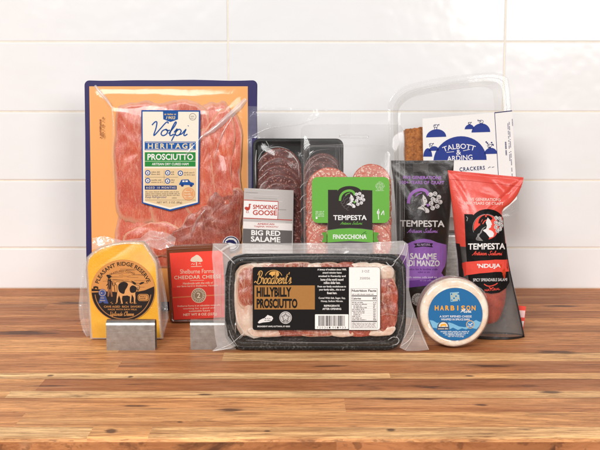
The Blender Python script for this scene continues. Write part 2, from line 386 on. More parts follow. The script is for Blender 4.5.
# ------------------------------------------------------------------ generic pieces
def slice_mesh(name, pts, mat, parent, w=0, bulge=.001, rip=.0006, freq=60, seed=0, thick=.0015, tilt=(0, 0), rings=9, edge=0.0):
    """a slice of meat: outline pts (u, v), soft crown, rippled surface, own thickness"""
    n = len(pts); cx = sum(p[0] for p in pts) / n; cy = sum(p[1] for p in pts) / n
    vs, at, fs = [(cx, cy, w + bulge + rip * fbm(cx * freq, cy * freq, seed))], [0.0], []
    for k in range(1, rings + 1):
        f = (k / rings) ** .8
        for i, (x, y) in enumerate(pts):
            e = 1 + edge * f * nz(math.cos(i / n * 6.28) * 3, math.sin(i / n * 6.28) * 3, seed)
            X, Y = cx + (x - cx) * f * e, cy + (y - cy) * f * e
            z = w + bulge * (1 - f ** 3) + rip * fbm(X * freq, Y * freq, seed) + tilt[0] * (X - cx) + tilt[1] * (Y - cy)
            vs.append((X, Y, z)); at.append(f)
    for i in range(n): fs.append((0, 1 + i, 1 + (i + 1) % n))
    for k in range(rings - 1):
        a = 1 + k * n; b = a + n
        for i in range(n): j = (i + 1) % n; fs.append((a + i, b + i, b + j, a + j))
    a = 1 + (rings - 1) * n; b = len(vs)
    for i in range(n): x, y, z = vs[a + i]; vs.append((x, y, z - thick)); at.append(1.0)
    for i in range(n): j = (i + 1) % n; fs.append((a + i, b + i, b + j, a + j))
    ar = sum(pts[i][0] * pts[(i + 1) % n][1] - pts[(i + 1) % n][0] * pts[i][1] for i in range(n))
    if ar < 0: fs = [tuple(reversed(f)) for f in fs]
    return obj(name, vs, fs, mat, parent, attr={'rim': at})
def px_outline(fr, pts, wf=0, n=5): return [fr.uv(x, y, wf) for x, y in catmull(pts, n, True)]
def sheet(name, fr, poly, wf, mat, parent, step=.004, inner=None):
    """a film sheet: polygon (photo pixels) cut into a fine grid and pushed onto wf(u, v)"""
    P = [fr.uv(x, y, wf(0, .1) if callable(wf) else wf) for x, y in poly]
    bm = bmesh.new(); vs = [bm.verts.new((u, v, 0)) for u, v in P]
    tess = tessellate_polygon([[Vector((u, v, 0)) for u, v in P]])
    for f in tess:
        try: bm.faces.new([vs[i] for i in f])
        except ValueError: pass
    for ax in (0, 1):
        lo = min(p[ax] for p in P); hi = max(p[ax] for p in P); c = lo + step
        while c < hi:
            co = [0, 0, 0]; no = [0, 0, 0]; co[ax] = c; no[ax] = 1
            bmesh.ops.bisect_plane(bm, geom=bm.verts[:] + bm.edges[:] + bm.faces[:], dist=1e-7, plane_co=co, plane_no=no); c += step
    for v in bm.verts: v.co.z = wf(v.co.x, v.co.y) if callable(wf) else wf
    bmesh.ops.recalc_face_normals(bm, faces=bm.faces[:])
    me = bpy.data.meshes.new(name); bm.to_mesh(me); bm.free(); me.materials.append(mat)
    me.polygons.foreach_set('use_smooth', [True] * len(me.polygons))
    o = bpy.data.objects.new(name, me); COL.objects.link(o); o.parent = parent; return o
def folds(name, fr, lines, mat, parent, wf):
    """creases standing up in a film: each (points px, width px, height m) becomes a little tent-shaped ridge"""
    for pts, wpx, h in lines:
        vs, fs = [], []
        pts = catmull(pts, 5); n = len(pts); k = 0
        for i in range(n):
            a, b = pts[max(i - 1, 0)], pts[min(i + 1, n - 1)]; dx, dy = b[0] - a[0], b[1] - a[1]; l = math.hypot(dx, dy) or 1
            t = i / (n - 1); ww = wpx * .72 * (math.sin(math.pi * min(1, .12 + t * .88)) ** .6 + .12) * (1 + .35 * nz(i * .9, pts[0][0]))
            ox, oy = -dy / l * ww / 2, dx / l * ww / 2
            for q, hh in ((-1, 0), (-.3, .8), (.15, 1), (1, 0)):
                u, v = fr.uv(pts[i][0] + ox * q, pts[i][1] + oy * q, wf)
                vs.append((u, v, (wf(u, v) if callable(wf) else wf) + .0004 + h * hh * (.5 + .5 * math.sin(math.pi * t))))
        for i in range(n - 1):
            for q in range(3): a = k + i * 4 + q; fs.append((a, a + 1, a + 5, a + 4))
        obj(name, vs, fs, mat, parent)
def tempesta(A, fx, fy, s, tint, white, dark, grey, hair=True):
    """emblem: a woman in profile with wind-blown hair and a flower"""
    def q(pts): return [(fx + (x - 424) * s, fy + (y - 203) * s) for x, y in pts]
    A.stroke(q([(408.3, 203.5), (409.3, 197.5), (412.5, 192.8), (417, 190.3), (422, 189.6), (426.3, 191.4), (428.6, 195.5)]), 3.1 * s, tint, 3, 5)
    A.stroke(q([(415.5, 196.3), (418, 194.2), (421.8, 192.7)]), 1.1 * s, tint, 3, 4)
    if hair:
        for i, (x, y) in enumerate(((411, 204), (412.5, 207), (415, 210), (418.5, 212.5))):
            A.stroke(q([(x + 7, y - 8), (x + 2.5, y - 4.5), (x + 1.8, y - 1), (x - 1.5, y + 2), (x + 1.5, y + 4)]), .55 * s, grey, 4, 4)
    A.poly(q([(423, 194.5), (425.5, 197.2), (426.9, 200), (427.3, 202), (426.3, 202.6), (426.5, 203.9), (425.4, 205.2), (424.2, 205.6), (424.2, 207), (426.3, 207.6), (428.4, 209), (429.4, 211), (428.7, 212.8), (425, 212.8), (424.3, 210.9), (422.6, 209.7), (420.4, 209.2), (417.3, 208.6), (418.8, 207.2), (421.4, 206), (422.2, 203), (421, 199.5)]), white, 5)
    A.poly(q([(426, 204.2), (428.5, 203.6), (429.8, 205.5), (427.6, 207)]), tint, 4)
    A.stroke(q([(424.2, 199.3), (425.7, 199.5)]), .5 * s, dark, 6); A.stroke(q([(425.2, 203.5), (426.4, 203.3)]), .4 * s, dark, 6); A.stroke(q([(422.6, 195.4), (421.8, 199), (422.9, 202.6), (422.6, 205)]), .7 * s, dark, 6, 4); A.stroke(q([(422.6, 206.6), (424.6, 209), (425, 212.6)]), .6 * s, dark, 6, 4); A.stroke(q([(424.4, 206), (425.6, 206.6)]), .45 * s, dark, 6)
    for x, y in ((430.6, 194.6), (435, 193.7), (438.8, 197), (440.2, 202), (437.2, 206.2), (432.6, 208), (431, 203.4), (432.8, 199.2), (436.2, 200.6)):
        A.disc(*q([(x, y)])[0], 2.25 * s, white, 5); A.ring(*q([(x, y)])[0], 1.05 * s, .42 * s, dark, 6, 20, 300)

# ================================================================== THE SETTING
# --- tiled wall: glazed tiles stacked one above the other, pale grout
def wall_pt(px, py):
    d = ray(px, py); p = CAM + d * ((0 - CAM.y) / d.y); return p.x, p.z
def tile_mats():
    t = NT('glazed_white_tile'); co = t.coord()
    big = t.noise(co, 5, 2); c = t.mix(big, C(246, 246, 246, .9), C(240, 240, 240, .9))
    sp = t.ramp(t.noise(co, 160, 2, .5), [(.79, (0, 0, 0, 1)), (.83, (1, 1, 1, 1))])
    c = t.mix(t.math('MULTIPLY', sp, .12), c, C(200, 190, 180))
    a = t.bsdf(Base_Color=c, Roughness=.16, Specular_IOR_Level=.5, Normal=t.bump(t.noise(co, 11, 3), .22, .01))
    return [a, plain('pale_grout', C(240, 231, 216, .9), .9, .1, bump=.3)]
def build_wall():
    rows = [wall_pt(300, y)[1] for y in (42, 112, 181, 247.5)]
    hstep = (rows[0] - rows[3]) / 3; xs0 = wall_pt(228, 20)[0]; wstep = wall_pt(505, 20)[0] - xs0
    zs = [0.0005] + [rows[3] + hstep * k for k in range(0, 9)]
    rg = random.Random(4); vs, fs, mi = [], [], []
    g = .0007; b = .0016
    for zi in range(len(zs) - 1):
        for k in range(-4, 4):
            x0, x1, z0, z1 = xs0 + k * wstep + g, xs0 + (k + 1) * wstep - g, zs[zi] + (g if zi else 0), zs[zi + 1] - g
            tx, tz = rg.uniform(-.0009, .0009), rg.uniform(-.0011, .0011); n0 = len(vs)
            for (ins, y) in ((0, .002), (0, -.0022), (b * .4, -.0036), (b, -.004)):
                for (x, z) in ((x0 + ins, z0 + ins), (x1 - ins, z0 + ins), (x1 - ins, z1 - ins), (x0 + ins, z1 - ins)):
                    yy = y + (tx * (x - (x0 + x1) / 2) / wstep + tz * (z - (z0 + z1) / 2) / hstep if y < 0 else 0); vs.append((x, yy, z))
            for r_ in range(3):
                for i in range(4): j = (i + 1) % 4; fs.append((n0 + r_ * 4 + i, n0 + r_ * 4 + j, n0 + r_ * 4 + 4 + j, n0 + r_ * 4 + 4 + i)); mi.append(0)
            fs.append((n0 + 12, n0 + 13, n0 + 14, n0 + 15)); mi.append(0)
    n0 = len(vs); X = 1.7; Z = zs[-1]
    vs += [(-X, -.0030, 0), (X, -.0030, 0), (X, -.0030, Z), (-X, -.0030, Z), (-X, .06, 0), (X, .06, 0), (X, .06, Z), (-X, .06, Z)]
    for f in ((0, 1, 2, 3), (5, 4, 7, 6), (3, 2, 6, 7), (4, 5, 1, 0), (4, 0, 3, 7), (1, 5, 6, 2)): fs.append(tuple(n0 + i for i in f)); mi.append(1)
    tag(obj('wall', vs, fs, tile_mats(), None, mi, smooth=False), 'white glazed tile wall behind the counter, tiles stacked in straight rows', 'wall', 'structure')
build_wall()

# --- wooden counter: edge-glued staves running left to right
def wood_mat():
    t = NT('butcher_block_wood')
    tone, sh = t.attr('tone'), t.attr('shift'); tc = t.n('TexCoord').outputs['Object']
    off = t.n('CombineXYZ', {0: t.math('MULTIPLY', sh, 37.), 1: t.math('MULTIPLY', sh, 11.), 2: t.math('MULTIPLY', sh, 5.)})
    p = t.n('VectorMath', {0: tc, 1: off.outputs[0]}, operation='ADD').outputs[0]
    def mp(sc): return t.n('Mapping', {0: p, 3: sc}).outputs[0]
    WOOD = [(0, C(126, 79, 51, 1.08)), (.25, C(186, 120, 77, 1.1)), (.5, C(227, 157, 102, 1.12)), (.75, C(250, 186, 122, 1.12)), (1, C(255, 210, 150, 1.15))]
    tone = t.math('ADD', tone, t.math('MULTIPLY', t.math('SUBTRACT', t.noise(mp((3.2, 9, 5)), 1, 3), .5), .7))
    base = t.ramp(tone, WOOD)
    g1 = t.noise(mp((4.5, 46, 20)), 1, 7, .66, 1.4); g2 = t.noise(mp((26, 420, 90)), 1, 6, .72, .6); g3 = t.noise(mp((4, 26, 10)), 1, 6, .62, 2.4); g4 = t.noise(mp((70, 900, 90)), 1, 3, .6, .3)
    c = t.mix(t.ramp(g1, [(.38, (0, 0, 0, 1)), (.62, (1, 1, 1, 1))]), base, t.mix(.6, base, C(146, 86, 48), 'MIX'))
    c = t.mix(t.math('MULTIPLY', t.ramp(g2, [(.47, (0, 0, 0, 1)), (.6, (1, 1, 1, 1))]), .5), c, C(134, 74, 42))
    c = t.mix(t.math('MULTIPLY', t.ramp(g4, [(.57, (0, 0, 0, 1)), (.64, (1, 1, 1, 1))]), .5), c, C(96, 58, 38))
    g5 = t.noise(mp((7, 190, 30)), 1, 5, .62, 1.0)
    c = t.mix(t.math('MULTIPLY', t.ramp(g5, [(.63, (0, 0, 0, 1)), (.69, (1, 1, 1, 1))]), .6), c, C(92, 56, 38))
    dk = t.ramp(g3, [(.6, (0, 0, 0, 1)), (.68, (1, 1, 1, 1))])
    c = t.mix(t.math('MULTIPLY', t.math('MULTIPLY', dk, t.ramp(g1, [(.35, (0, 0, 0, 1)), (.55, (1, 1, 1, 1))])), .8), c, C(84, 52, 38))
    lt = t.ramp(t.noise(mp((2.5, 22, 9)), 1, 4, .5, 1.), [(.56, (0, 0, 0, 1)), (.74, (1, 1, 1, 1))])
    c = t.mix(t.math('MULTIPLY', lt, .3), c, C(240, 190, 136))
    # knots and dark mineral streaks where the boards have them
    wob = t.n('VectorMath', {0: t.n('TexNoise', {'Vector': mp((38, 150, 30)), 'Scale': 1., 'Detail': 5.}).outputs['Color'], 1: (.5, .5, .5)}, operation='SUBTRACT').outputs[0]
    k_all = None
    for px, py, rx, ry in ((110, 431, 8, 2.2), (231, 410, 17, 1.8), (205, 394.5, 8, 1.0), (390, 430, 6, 1.6), (268, 431, 4, 1), (50, 375.5, 3.5, 1), (130, 376.5, 3, .9), (45, 386, 26, .7), (25, 333, 34, 2.6), (135, 406, 16, 1.2), (560, 352, 22, 2), (490, 366, 26, 1.8), (400, 399, 40, 1.2), (548, 392, 14, 1.8), (480, 405, 9, 1.2), (70, 303, 20, 1.6), (560, 306, 18, 1.2), (470, 376, 5, .8), (180, 422, 4, 1), (330, 366, 20, 1.1)):
        g = ground(px, py); gx = (ground(px + rx, py) - g).length; gy = abs((ground(px, py - ry) - g).y)
        d = t.n('VectorMath', {0: t.n('VectorMath', {0: tc, 1: g}, operation='SUBTRACT').outputs[0], 1: (1 / gx, 1 / gy, 0)}, operation='MULTIPLY').outputs[0]
        d = t.n('VectorMath', {0: d, 1: t.n('VectorMath', {0: wob, 3: 1.9}, operation='SCALE').outputs[0]}, operation='ADD').outputs[0]
        l = t.n('VectorMath', {0: d}, operation='LENGTH').outputs['Value']
        m = t.n('MapRange', {0: l, 1: .55, 2: 1.08, 3: 1., 4: 0.}).outputs[0]
        k_all = m if k_all is None else t.math('MAXIMUM', k_all, m)
    c = t.mix(t.math('MULTIPLY', k_all, .8), c, C(72, 44, 36))
    # fine knife scratches
    sx = t.noise(t.n('Mapping', {0: tc, 2: (0, 0, .5), 3: (12, 900, 10)}).outputs[0], 1, 2)
    c = t.mix(t.math('MULTIPLY', t.ramp(sx, [(.7, (0, 0, 0, 1)), (.76, (1, 1, 1, 1))]), .25), c, C(240, 205, 165))
    return t.bsdf(Base_Color=c, Roughness=t.math('ADD', t.math('MULTIPLY', g2, .3), .38), Specular_IOR_Level=.16, Normal=t.bump(t.math('ADD', g2, g4), .25, .0008))
def build_counter():
    rg = random.Random(11)
    rows = [288, 296, 304, 311, 318, 325, 331, 337.5, 345, 352.5, 361, 373, 379, 391, 398, 412, 427, 438]
    tones = {0: [.3, .36], 1: [.46, .26], 2: [.28, .4], 3: [.5, .32], 4: [.38, .48], 5: [.52, .36], 6: [.2, .4], 7: [.66, .48], 8: [.58, .34], 9: [.48, .82], 10: [.62, .28], 11: [.97, .84], 12: [.62, .3], 13: [.72, .95], 14: [.62, .5], 15: [.56, .66], 16: [1, .66, .92]}
    cuts = {0: [300], 1: [190], 2: [45], 3: [420], 4: [80], 5: [360], 6: [86], 7: [330], 8: [120], 9: [223], 10: [118], 11: [390], 12: [40], 13: [8], 14: [345], 15: [20], 16: [90, 150]}
    vs, fs, tn, sh = [], [], [], []
    def quad(p, t, s_):
        k = len(vs); vs.extend(p); fs.append((k, k + 1, k + 2, k + 3)); tn.extend([t] * 4); sh.extend([s_] * 4)
    ys = [ground(300, y).y for y in rows]; ys[0] = -.0005; yf = ys[-1]; X = 1.3
    for i in range(len(rows) - 1):
        yb, y = ys[i], ys[i + 1]; last = i == len(rows) - 2
        if last: y += .0035
        ym = (rows[i] + rows[i + 1]) / 2
        xs = [-X] + [ground(c, ym).x for c in cuts[i]] + [X]; ex = []
        # continue with further staves outside the frame
        for a, b in zip(xs, xs[1:]): ex.append((a, b))
        for k, (a, b) in enumerate(ex):
            t = tones[i][k % len(tones[i])]; s_ = rg.random(); d = (ground(300, rows[i]).y - ys[i]) * 0
            quad([(a, y, 0), (b, y, 0), (b, yb, 0), (a, yb, 0)], t, s_)
            if i in (1, 4, 6, 9, 11, 12, 14): quad([(a, yb - .0007, .0002), (b, yb - .0007, .0002), (b, yb, .0002), (a, yb, .0002)], 0, s_)
            if last:
                quad([(a, yf + .001, -.0011), (b, yf + .001, -.0011), (b, y, 0), (a, y, 0)], t, s_)
                quad([(a, yf, -.0035), (b, yf, -.0035), (b, yf + .001, -.0011), (a, yf + .001, -.0011)], t * .7, s_)
    fx = [-X, -.5, -.22, .03, .21, .5, X]
    for a, b in zip(fx, fx[1:]): quad([(a, yf, -.04), (b, yf, -.04), (b, yf, -.0035), (a, yf, -.0035)], rg.uniform(.14, .3), rg.random())
    quad([(-X, -.0005, -.04), (X, -.0005, -.04), (X, yf, -.04), (-X, yf, -.04)], .4, .1)
    quad([(-X, yf, -.04), (-X, yf, 0), (-X, -.0005, 0), (-X, -.0005, -.04)], .4, .2); quad([(X, yf, 0), (X, yf, -.04), (X, -.0005, -.04), (X, -.0005, 0)], .4, .3)
    tag(obj('countertop', vs, fs, wood_mat(), None, smooth=False, attr={'tone': tn, 'shift': sh}), 'warm brown wooden butcher block counter of glued staves', 'counter', 'structure')
build_counter()

# ================================================================== BIG PROSCIUTTO PACK (left, behind)
def prosciutto_pack():
    F = Frame(172, 311, lean=3, thick=.006)
    t = thing('prosciutto_pack', F, 'large flat prosciutto pack with navy border and orange window, tallest at the left', 'meat pack')
    x0, y1 = F.uv(83.9, 80.2); x1, _ = F.uv(257.2, 80.7)
    bd = [dens([(p[0], p[1], p[2]) for p in rg_], 14) for rg_ in rr_rings(x0, 0, x1, y1, .0065, [(0, -.003), (0, -.0006), (.0007, 0)])]
    bd = [[(u + .0011 * nz(v * 16, 3, u * 4), max(0, v + .0012 * nz(u * 18, 7, v * 3) * (v > .05)), w) for u, v, w in q] for q in bd]
    vs, fs = loft(bd)
    obj('backing_board', vs, fs, NAVY, t, smooth=False)
    a0, b1 = F.uv(89.4, 86.4); a1, _ = F.uv(247.8, 87); b0 = .012
    vs, fs = slab([(a0, b0), (a1, b0), (a1, b1), (a0, b1)], .0001, .0008); obj('window_panel', vs, fs, TAN, t, smooth=False)
    sl = [([(118, 216), (140, 210), (172, 220), (204, 224), (203, 262), (160, 268), (121, 262)], HAM, .0022, 1),
          ([(116, 114), (122, 105), (138, 101.5), (154, 102), (163, 110), (168, 128), (167, 160), (164, 198), (148, 224), (128, 222), (117, 212), (114.5, 180), (115, 140)], HAM, .0032, 2),
          ([(197, 112), (207, 104), (222, 103), (236, 113), (242.5, 135), (240.5, 172), (243, 205), (240, 232), (224, 247), (202, 241), (196, 200), (198, 150)], HAM, .0036, 3),
          ([(146, 112), (160, 103), (176, 100), (192, 101), (206, 109), (213, 132), (210, 172), (204, 214), (184, 238), (158, 232), (148, 198), (147, 150)], HAM, .0046, 4),
          ([(180, 150), (192, 132), (206, 128), (214, 118), (218, 135), (216, 170), (222, 200), (206, 222), (190, 216), (178, 190)], HAM, .0056, 6),
          ([(212, 120), (224, 108), (232, 116), (235, 140), (231, 170), (234, 204), (222, 216), (214, 190), (210, 150)], HAM, .0058, 7),
          ([(150, 250), (160, 236), (178, 228), (190, 214), (204, 206), (214, 190), (228, 190), (240, 188), (244, 204), (241, 228), (238, 246), (214, 256), (176, 258)], HAMD, .0060, 5),
          ([(124, 236), (140, 226), (158, 222), (176, 226), (180, 240), (164, 256), (130, 256)], HAM, .0062, 9),
          ([(196, 214), (206, 205), (216, 207), (214, 226), (206, 246), (194, 248), (190, 232)], HAMD, .0068, 8)]
    for p, m, w, sd in sl: slice_mesh('prosciutto_slice', px_outline(F, p, w), m, t, w, .0014, .0016, 80, sd, .0015, edge=.08)
    def wf(u, v):
        d = min(u - a0, a1 - u, v - b0, b1 - v); f = max(0, min(1, (d - .002) / (.040 + .018 * nz(u * 21, v * 21, 9)))); f = f * f * (3 - 2 * f)
        return .0012 + .0078 * f + .0004 * fbm(u * 24, v * 24, 3, 2) * f + .0003 * math.sin((u * .8 + v) * 120 + 3 * nz(u * 20, v * 20)) * f * (u > .02)
    sheet('film', F, [(89, 86), (248, 86.6), (247.5, 305), (92, 305)], wf, FILM, t, .0035)
    folds('film_fold', F, [([(95, 85.5), (99, 91), (106, 99), (112.5, 108)], 4.2, .002), ([(246, 99), (240, 106), (228, 117), (214, 129), (203, 136)], 7.5, .003)], FOLD, t, wf)
    folds('film_fold', F, [([(112, 107), (113.5, 125), (113, 160), (115, 190)], 3, .0015), ([(203, 136), (190, 150), (182, 160)], 6, .0015), ([(236, 112), (222, 135), (214, 160)], 2.5, .0018), ([(242, 130), (238, 160), (240, 190)], 2.5, .001), ([(205, 210), (196, 222), (190, 238)], 3, .0015)], FOLDS, t, wf)
    # pointed label
    w0, w1 = .0098, .0102
    shp = [(141.2, 110), (200.2, 110.3), (199, 203.5), (170, 211), (142, 203.3)]
    lb = label_part(F, shp, ink(24, 84, 160), t, w0, w1)
    A = Art(F, w1); cream = ink(250, 240, 222); tan = ink(238, 208, 162); blue = ink(24, 84, 160); dblue = ink(36, 60, 122); green = ink(42, 140, 62); wh = WHITE; gry = ink(120, 110, 110); tx = ink(120, 104, 90)
    A.poly([(142.6, 111.6), (198.8, 111.8), (197.8, 202.4), (170, 209.4), (143.3, 202.3)], cream, 0)
    A.poly([(144.6, 168.3), (196.3, 168.3), (196.2, 201.2), (170, 207.5), (144.8, 201)], tan, 1)
    A.poly([(163, 111), (178.2, 111), (178, 119.4), (170.6, 122), (163.3, 119.3)], blue, 2)
    A.small(164.5, 176.5, 114.2, 1.7, ink(230, 196, 120), 3, 1); A.text('1902', 166, 175.4, 116.3, 119.2, ink(240, 214, 140), 3, .02, .2)
    A.ring(192.7, 116.8, 3.3, .45, gry, 2); A.small(190.6, 194.8, 116.2, 1, gry, 3, 2); A.small(190.6, 194.8, 118, 1, gry, 3, 3)
    A.script('Volpi', 152, 188.5, 122.3, 135.6, 1.25, blue, 3, .28)
    A.rect(144.7, 141.5, 195.8, 150.2, ink(28, 92, 170), 1); A.rect(145.4, 142.2, 195.1, 142.6, cream, 2); A.rect(145.4, 149.1, 195.1, 149.5, cream, 2)
    A.text('HERITAGE', 148, 193, 143.4, 148.6, ink(246, 226, 178), 3, .025, 0, 1.35)
    A.rect(144.8, 152.2, 195.6, 166.6, green, 1); A.rect(144.8, 161, 195.6, 161.5, ink(190, 224, 180), 2)
    A.text('PROSCIUTTO', 147.5, 193.2, 153.8, 160, wh, 3, .028); A.text('ARTISAN DRY CURED HAM', 152, 188.6, 162.8, 165.3, wh, 3, .02)
    for x, y in ((147.8, 172.8), (167.8, 172.8), (180.4, 173.2), (147.8, 180.6), (167.6, 181)):
        A.disc(x, y, 2.7, blue, 2); A.disc(x, y, 1.75, cream, 3); A.poly([(x - .8, y + .9), (x, y - 1.3), (x + .9, y + .7)], blue, 4)
    for x0, x1, y in ((151.4, 160.5, 172), (151.4, 160.5, 174.2), (171, 175, 172), (171, 175, 174.2), (184, 195, 172.6), (184, 195, 174.8), (151.4, 162, 180), (151.4, 163, 182.2), (171, 175, 180), (171, 175, 182.2)): A.small(x0, x1, y, 1.4, tx, 2, int(x0 + y))
    A.rect(144.8, 177, 178, 177.3, tx, 2); A.rect(164, 170.5, 164.3, 184, tx, 2)
    A.poly([(179, 184), (180, 182.4), (181.5, 179.6), (188.5, 179.4), (190.5, 182), (194, 183), (194, 185.2), (179.3, 185)], blue, 2)
    A.disc(182.3, 185.2, 1.5, dblue, 3); A.disc(191.2, 185.4, 1.5, dblue, 3); A.rect(182.4, 180.4, 184.6, 182, cream, 3); A.rect(185.4, 180.4, 187.8, 182, cream, 3)
    A.rect(144.7, 185.6, 176.8, 189.6, dblue, 2); A.text('AGED 10 MONTHS', 146, 175.6, 186.6, 188.7, ink(226, 214, 206), 3, .02, 0, 1.3)
    for y in (191.8, 193.6, 195.2): A.small(145.5, 180, y, 1.2, tx, 2, int(y))
    A.disc(188.6, 194, 6.6, ink(232, 164, 110), 2); A.ring(188.6, 194, 5.2, .4, ink(246, 214, 170), 3)
    for y in (191.3, 194, 196.6): A.small(184.6, 192.4, y, 1.5, ink(248, 222, 186), 3, int(y))
    A.script('Keep refrigerated', 145.3, 166.5, 195.6, 198.2, .38, dblue, 3, .2) if 'K' in SCRIPT else A.text('Keep Refrigerated', 145.3, 166.5, 195.8, 198.8, dblue, 3, .0, .3)
    A.small(172, 177.5, 197.8, 1.3, tx, 2, 5); A.rect(145, 199.8, 195.6, 200.1, tx, 2)
    A.text('NET WT. 3 OZ. (85g)', 157, 182, 201.4, 204, ink(110, 92, 80), 3, .01)
    A.build('lettering', lb)
    # date code printed on the window and the round mark at the bottom edge
    D = Art(F, wf, .004)
    for i in range(3): D.small(118 - 10, 118 + 10, 128 + (i - 1) * 2.6 - 0, 1.5, ink(150, 92, 62), 0, i, 0)
    D.V, D.L, D.F, D.MI = [], [], [], []
    rg = random.Random(2)
    for c_, xx in enumerate((99.5, 102.2)):
        y = 117
        while y < 138:
            if rg.random() < .78: D.rect(xx + rg.uniform(-.1, .5), y, xx + 1.6 + rg.uniform(-.5, .3), y + .8, ink(150, 92, 62), 0)
            y += 1.25
    D.build('date_code', t)
    vs, fs = slab([F.uv(x, y, .0099) for x, y in ellipse(231, 243.5, 8.3, 7.6)], .0095, .0099)
    bd = obj('round_mark', vs, fs, WHITE, t, smooth=False); B = Art(F, .0099)
    B.ring(231, 243.5, 7, 1.1, ink(40, 40, 96), 1, 0, 360, 6.4); B.poly([(225.6, 241.5), (229, 239.6), (233.5, 240), (236.4, 243), (236.6, 246), (233.6, 243.6), (230, 242.6), (227, 243)], ink(40, 40, 96), 2); B.build('emblem', bd)
prosciutto_pack()

# ================================================================== DARK SALAME PACK (black tray under film)
def salame_pack():
    F = Frame(298, 321, lean=4, thick=.02)
    t = thing('salame_pack', F, 'black tray of overlapping dark salame slices behind a grey paper label', 'meat pack')
    x0, y1 = F.uv(252.6, 138.5); x1, _ = F.uv(343.5, 138.5)
    vs, fs = loft(rr_rings(x0, .002, x1, y1, .009, [(.003, -.016), (.002, -.002), (0, 0), (.001, .0008), (.0035, .0006), (.006, -.011), (.010, -.0125)]))
    obj('tray', vs, fs, BLKTRAY, t, auto=40)
    for k in range(11):
        cx = 279 + .35 * math.sin(k * 2.1); cy = 170.5 + k * 8.6; w = -.0105 + k * .0012
        p = [F.uv(x, y, w) for x, y in ellipse(cx + .5 * (k % 2), cy, 22.2 + .6 * math.sin(k * 3.), 22.6, 40)]
        slice_mesh('salame_slice', p, SAL_D, t, w, .0006, .0009, 80, k, .0016, (0, .03 + .015 * (k % 3)), edge=.02)
    for k in range(11):
        cx = 322.5 + .35 * math.sin(k * 1.7); cy = 173.5 + k * 8.4; w = -.0105 + k * .0012
        p = [F.uv(x, y, w) for x, y in ellipse(cx, cy, 19.2 + .4 * math.sin(k * 2.), 20.4, 40)]
        slice_mesh('salame_slice', p, SAL_D, t, w, .0006, .0009, 80, k + 40, .0016, (0, .03 + .015 * (k % 3)), edge=.02)
    def wf(u, v):
        d = min(u - x0, x1 - u, y1 - v, v); f = max(0, min(1, d / .022)); du, dv = F.uv(279, 150, 0)
        hump = max(0, 1 - ((u - du) / .03) ** 2) * (1 if v < dv else max(0, 1 - ((v - dv) / .012)))
        return .0012 + .0035 * hump * f + .0005 * nz(u * 90, v * 60) * f
    sheet('film', F, [(253, 139), (343, 139), (342.5, 316), (253.5, 316)], wf, FILM, t, .0035)
    # film margin standing above and beside the tray
    wf2 = lambda u, v: .0003 + .0016 * nz(u * 22, v * 30) + .0006 * nz(u * 90, v * 70)
    sheet('film_margin', F, [(247.5, 106), (300, 108), (346, 110), (351, 112), (350, 137), (344.5, 138), (252, 138), (251.5, 200), (247, 200)], wf2, FILMW, t, .004)
    lines = []
    for k in range(5): y = 152 + k * 9.1; lines.append(([(258.5 + k % 2, y + 10), (262 + k % 3, y + 5), (268, y + 1.5)], 1.0, .0006))
    lines += [([(262, 143), (265, 148), (269, 151)], 1.0, .0006), ([(266, 141), (269, 146)], .9, .0006), ([(285, 150), (293, 156), (298, 164), (299, 178)], 1.2, .0008), ([(256.5, 150), (255.5, 165), (256, 186)], 1.4, .001), ([(258, 160), (262, 152), (270, 148), (280, 147), (290, 150)], 1.0, .0008)]
    lines += [([(300, y), (303, y - 4), (309, y - 7)], 1.1, .0006) for y in (188, 200, 212)]
    folds('film_fold', F, lines, FOLD, t, wf)
    folds('film_fold', F, [([(305, 176), (312, 163), (324, 157), (336, 164), (341, 178)], 1.3, .001), ([(306, 186), (316, 173), (328, 170), (338, 180)], 1.1, .001), ([(304, 168), (308, 158), (316, 151), (330, 149)], 1.1, .0008), ([(309, 140), (309.5, 160), (310, 200)], 1.0, .0006), ([(339, 146), (340, 170), (340, 200)], 1.0, .0006), ([(252, 136), (270, 128), (300, 124), (320, 117)], 2.2, .001)], FOLDS, t, wf)
    # paper label, slightly turned
    w0, w1 = .0062, .0067
    P = [(244.2, 188), (293.6, 190.3), (292.6, 262), (241.6, 262)]
    lb = label_part(F, P, ink(198, 190, 186), t, w0, w1)
    A = Art(F, w1); rd = ink(196, 70, 56); wh = ink(248, 244, 242); dk = ink(106, 100, 98)
    def tr(x, y): return (x - (y - 188) * .035 + .15, y + (x - 244) * .045)
    def rc(x0, y0, x1, y1, m, l=1): A.poly([tr(x0, y0), tr(x1, y0), tr(x1, y1), tr(x0, y1)], m, l)
    rg = random.Random(3)
    for i in range(26):
        y = 188.6 + i * 2.6 + rg.uniform(0, 1); xa = 244.2 + rg.uniform(0, 20); rc(xa, y, min(293.2, xa + rg.uniform(12, 30)), y + rg.uniform(.3, .8), ink(168, 160, 156) if i % 2 else ink(218, 212, 208), 1)
    rc(244.3, 199.6, 278.5, 200.4, rd, 3); rc(244.3, 200.3, 278.2, 217.5, wh, 2); rc(244.3, 217.5, 293.2, 218.3, rd, 3); rc(278.2, 200, 278.7, 218, rd, 3)
    rc(244.3, 221.4, 293.4, 228.4, ink(244, 236, 232), 2); rc(244.3, 228.6, 293.4, 243, dk, 2)
    A.text('SMOKING', 253, 277.2, 204.6, 209, rd, 4, .03, slope=.02); A.text('GOOSE', 252.8, 277, 210, 215, rd, 4, .03, slope=.02)
    A.text('AMERICAN', 257.5, 274.2, 222.9, 224.8, rd, 4, .02, slope=.02); A.text('TAJIMA WAGYU', 254, 278, 225.6, 227.6, rd, 4, .02, slope=.02)
    A.text('BIG RED', 251.3, 280.4, 229.9, 235.2, WHITE, 4, .035, slope=.03); A.text('SALAME', 250.9, 280.4, 236.2, 241.6, WHITE, 4, .035, slope=.03)
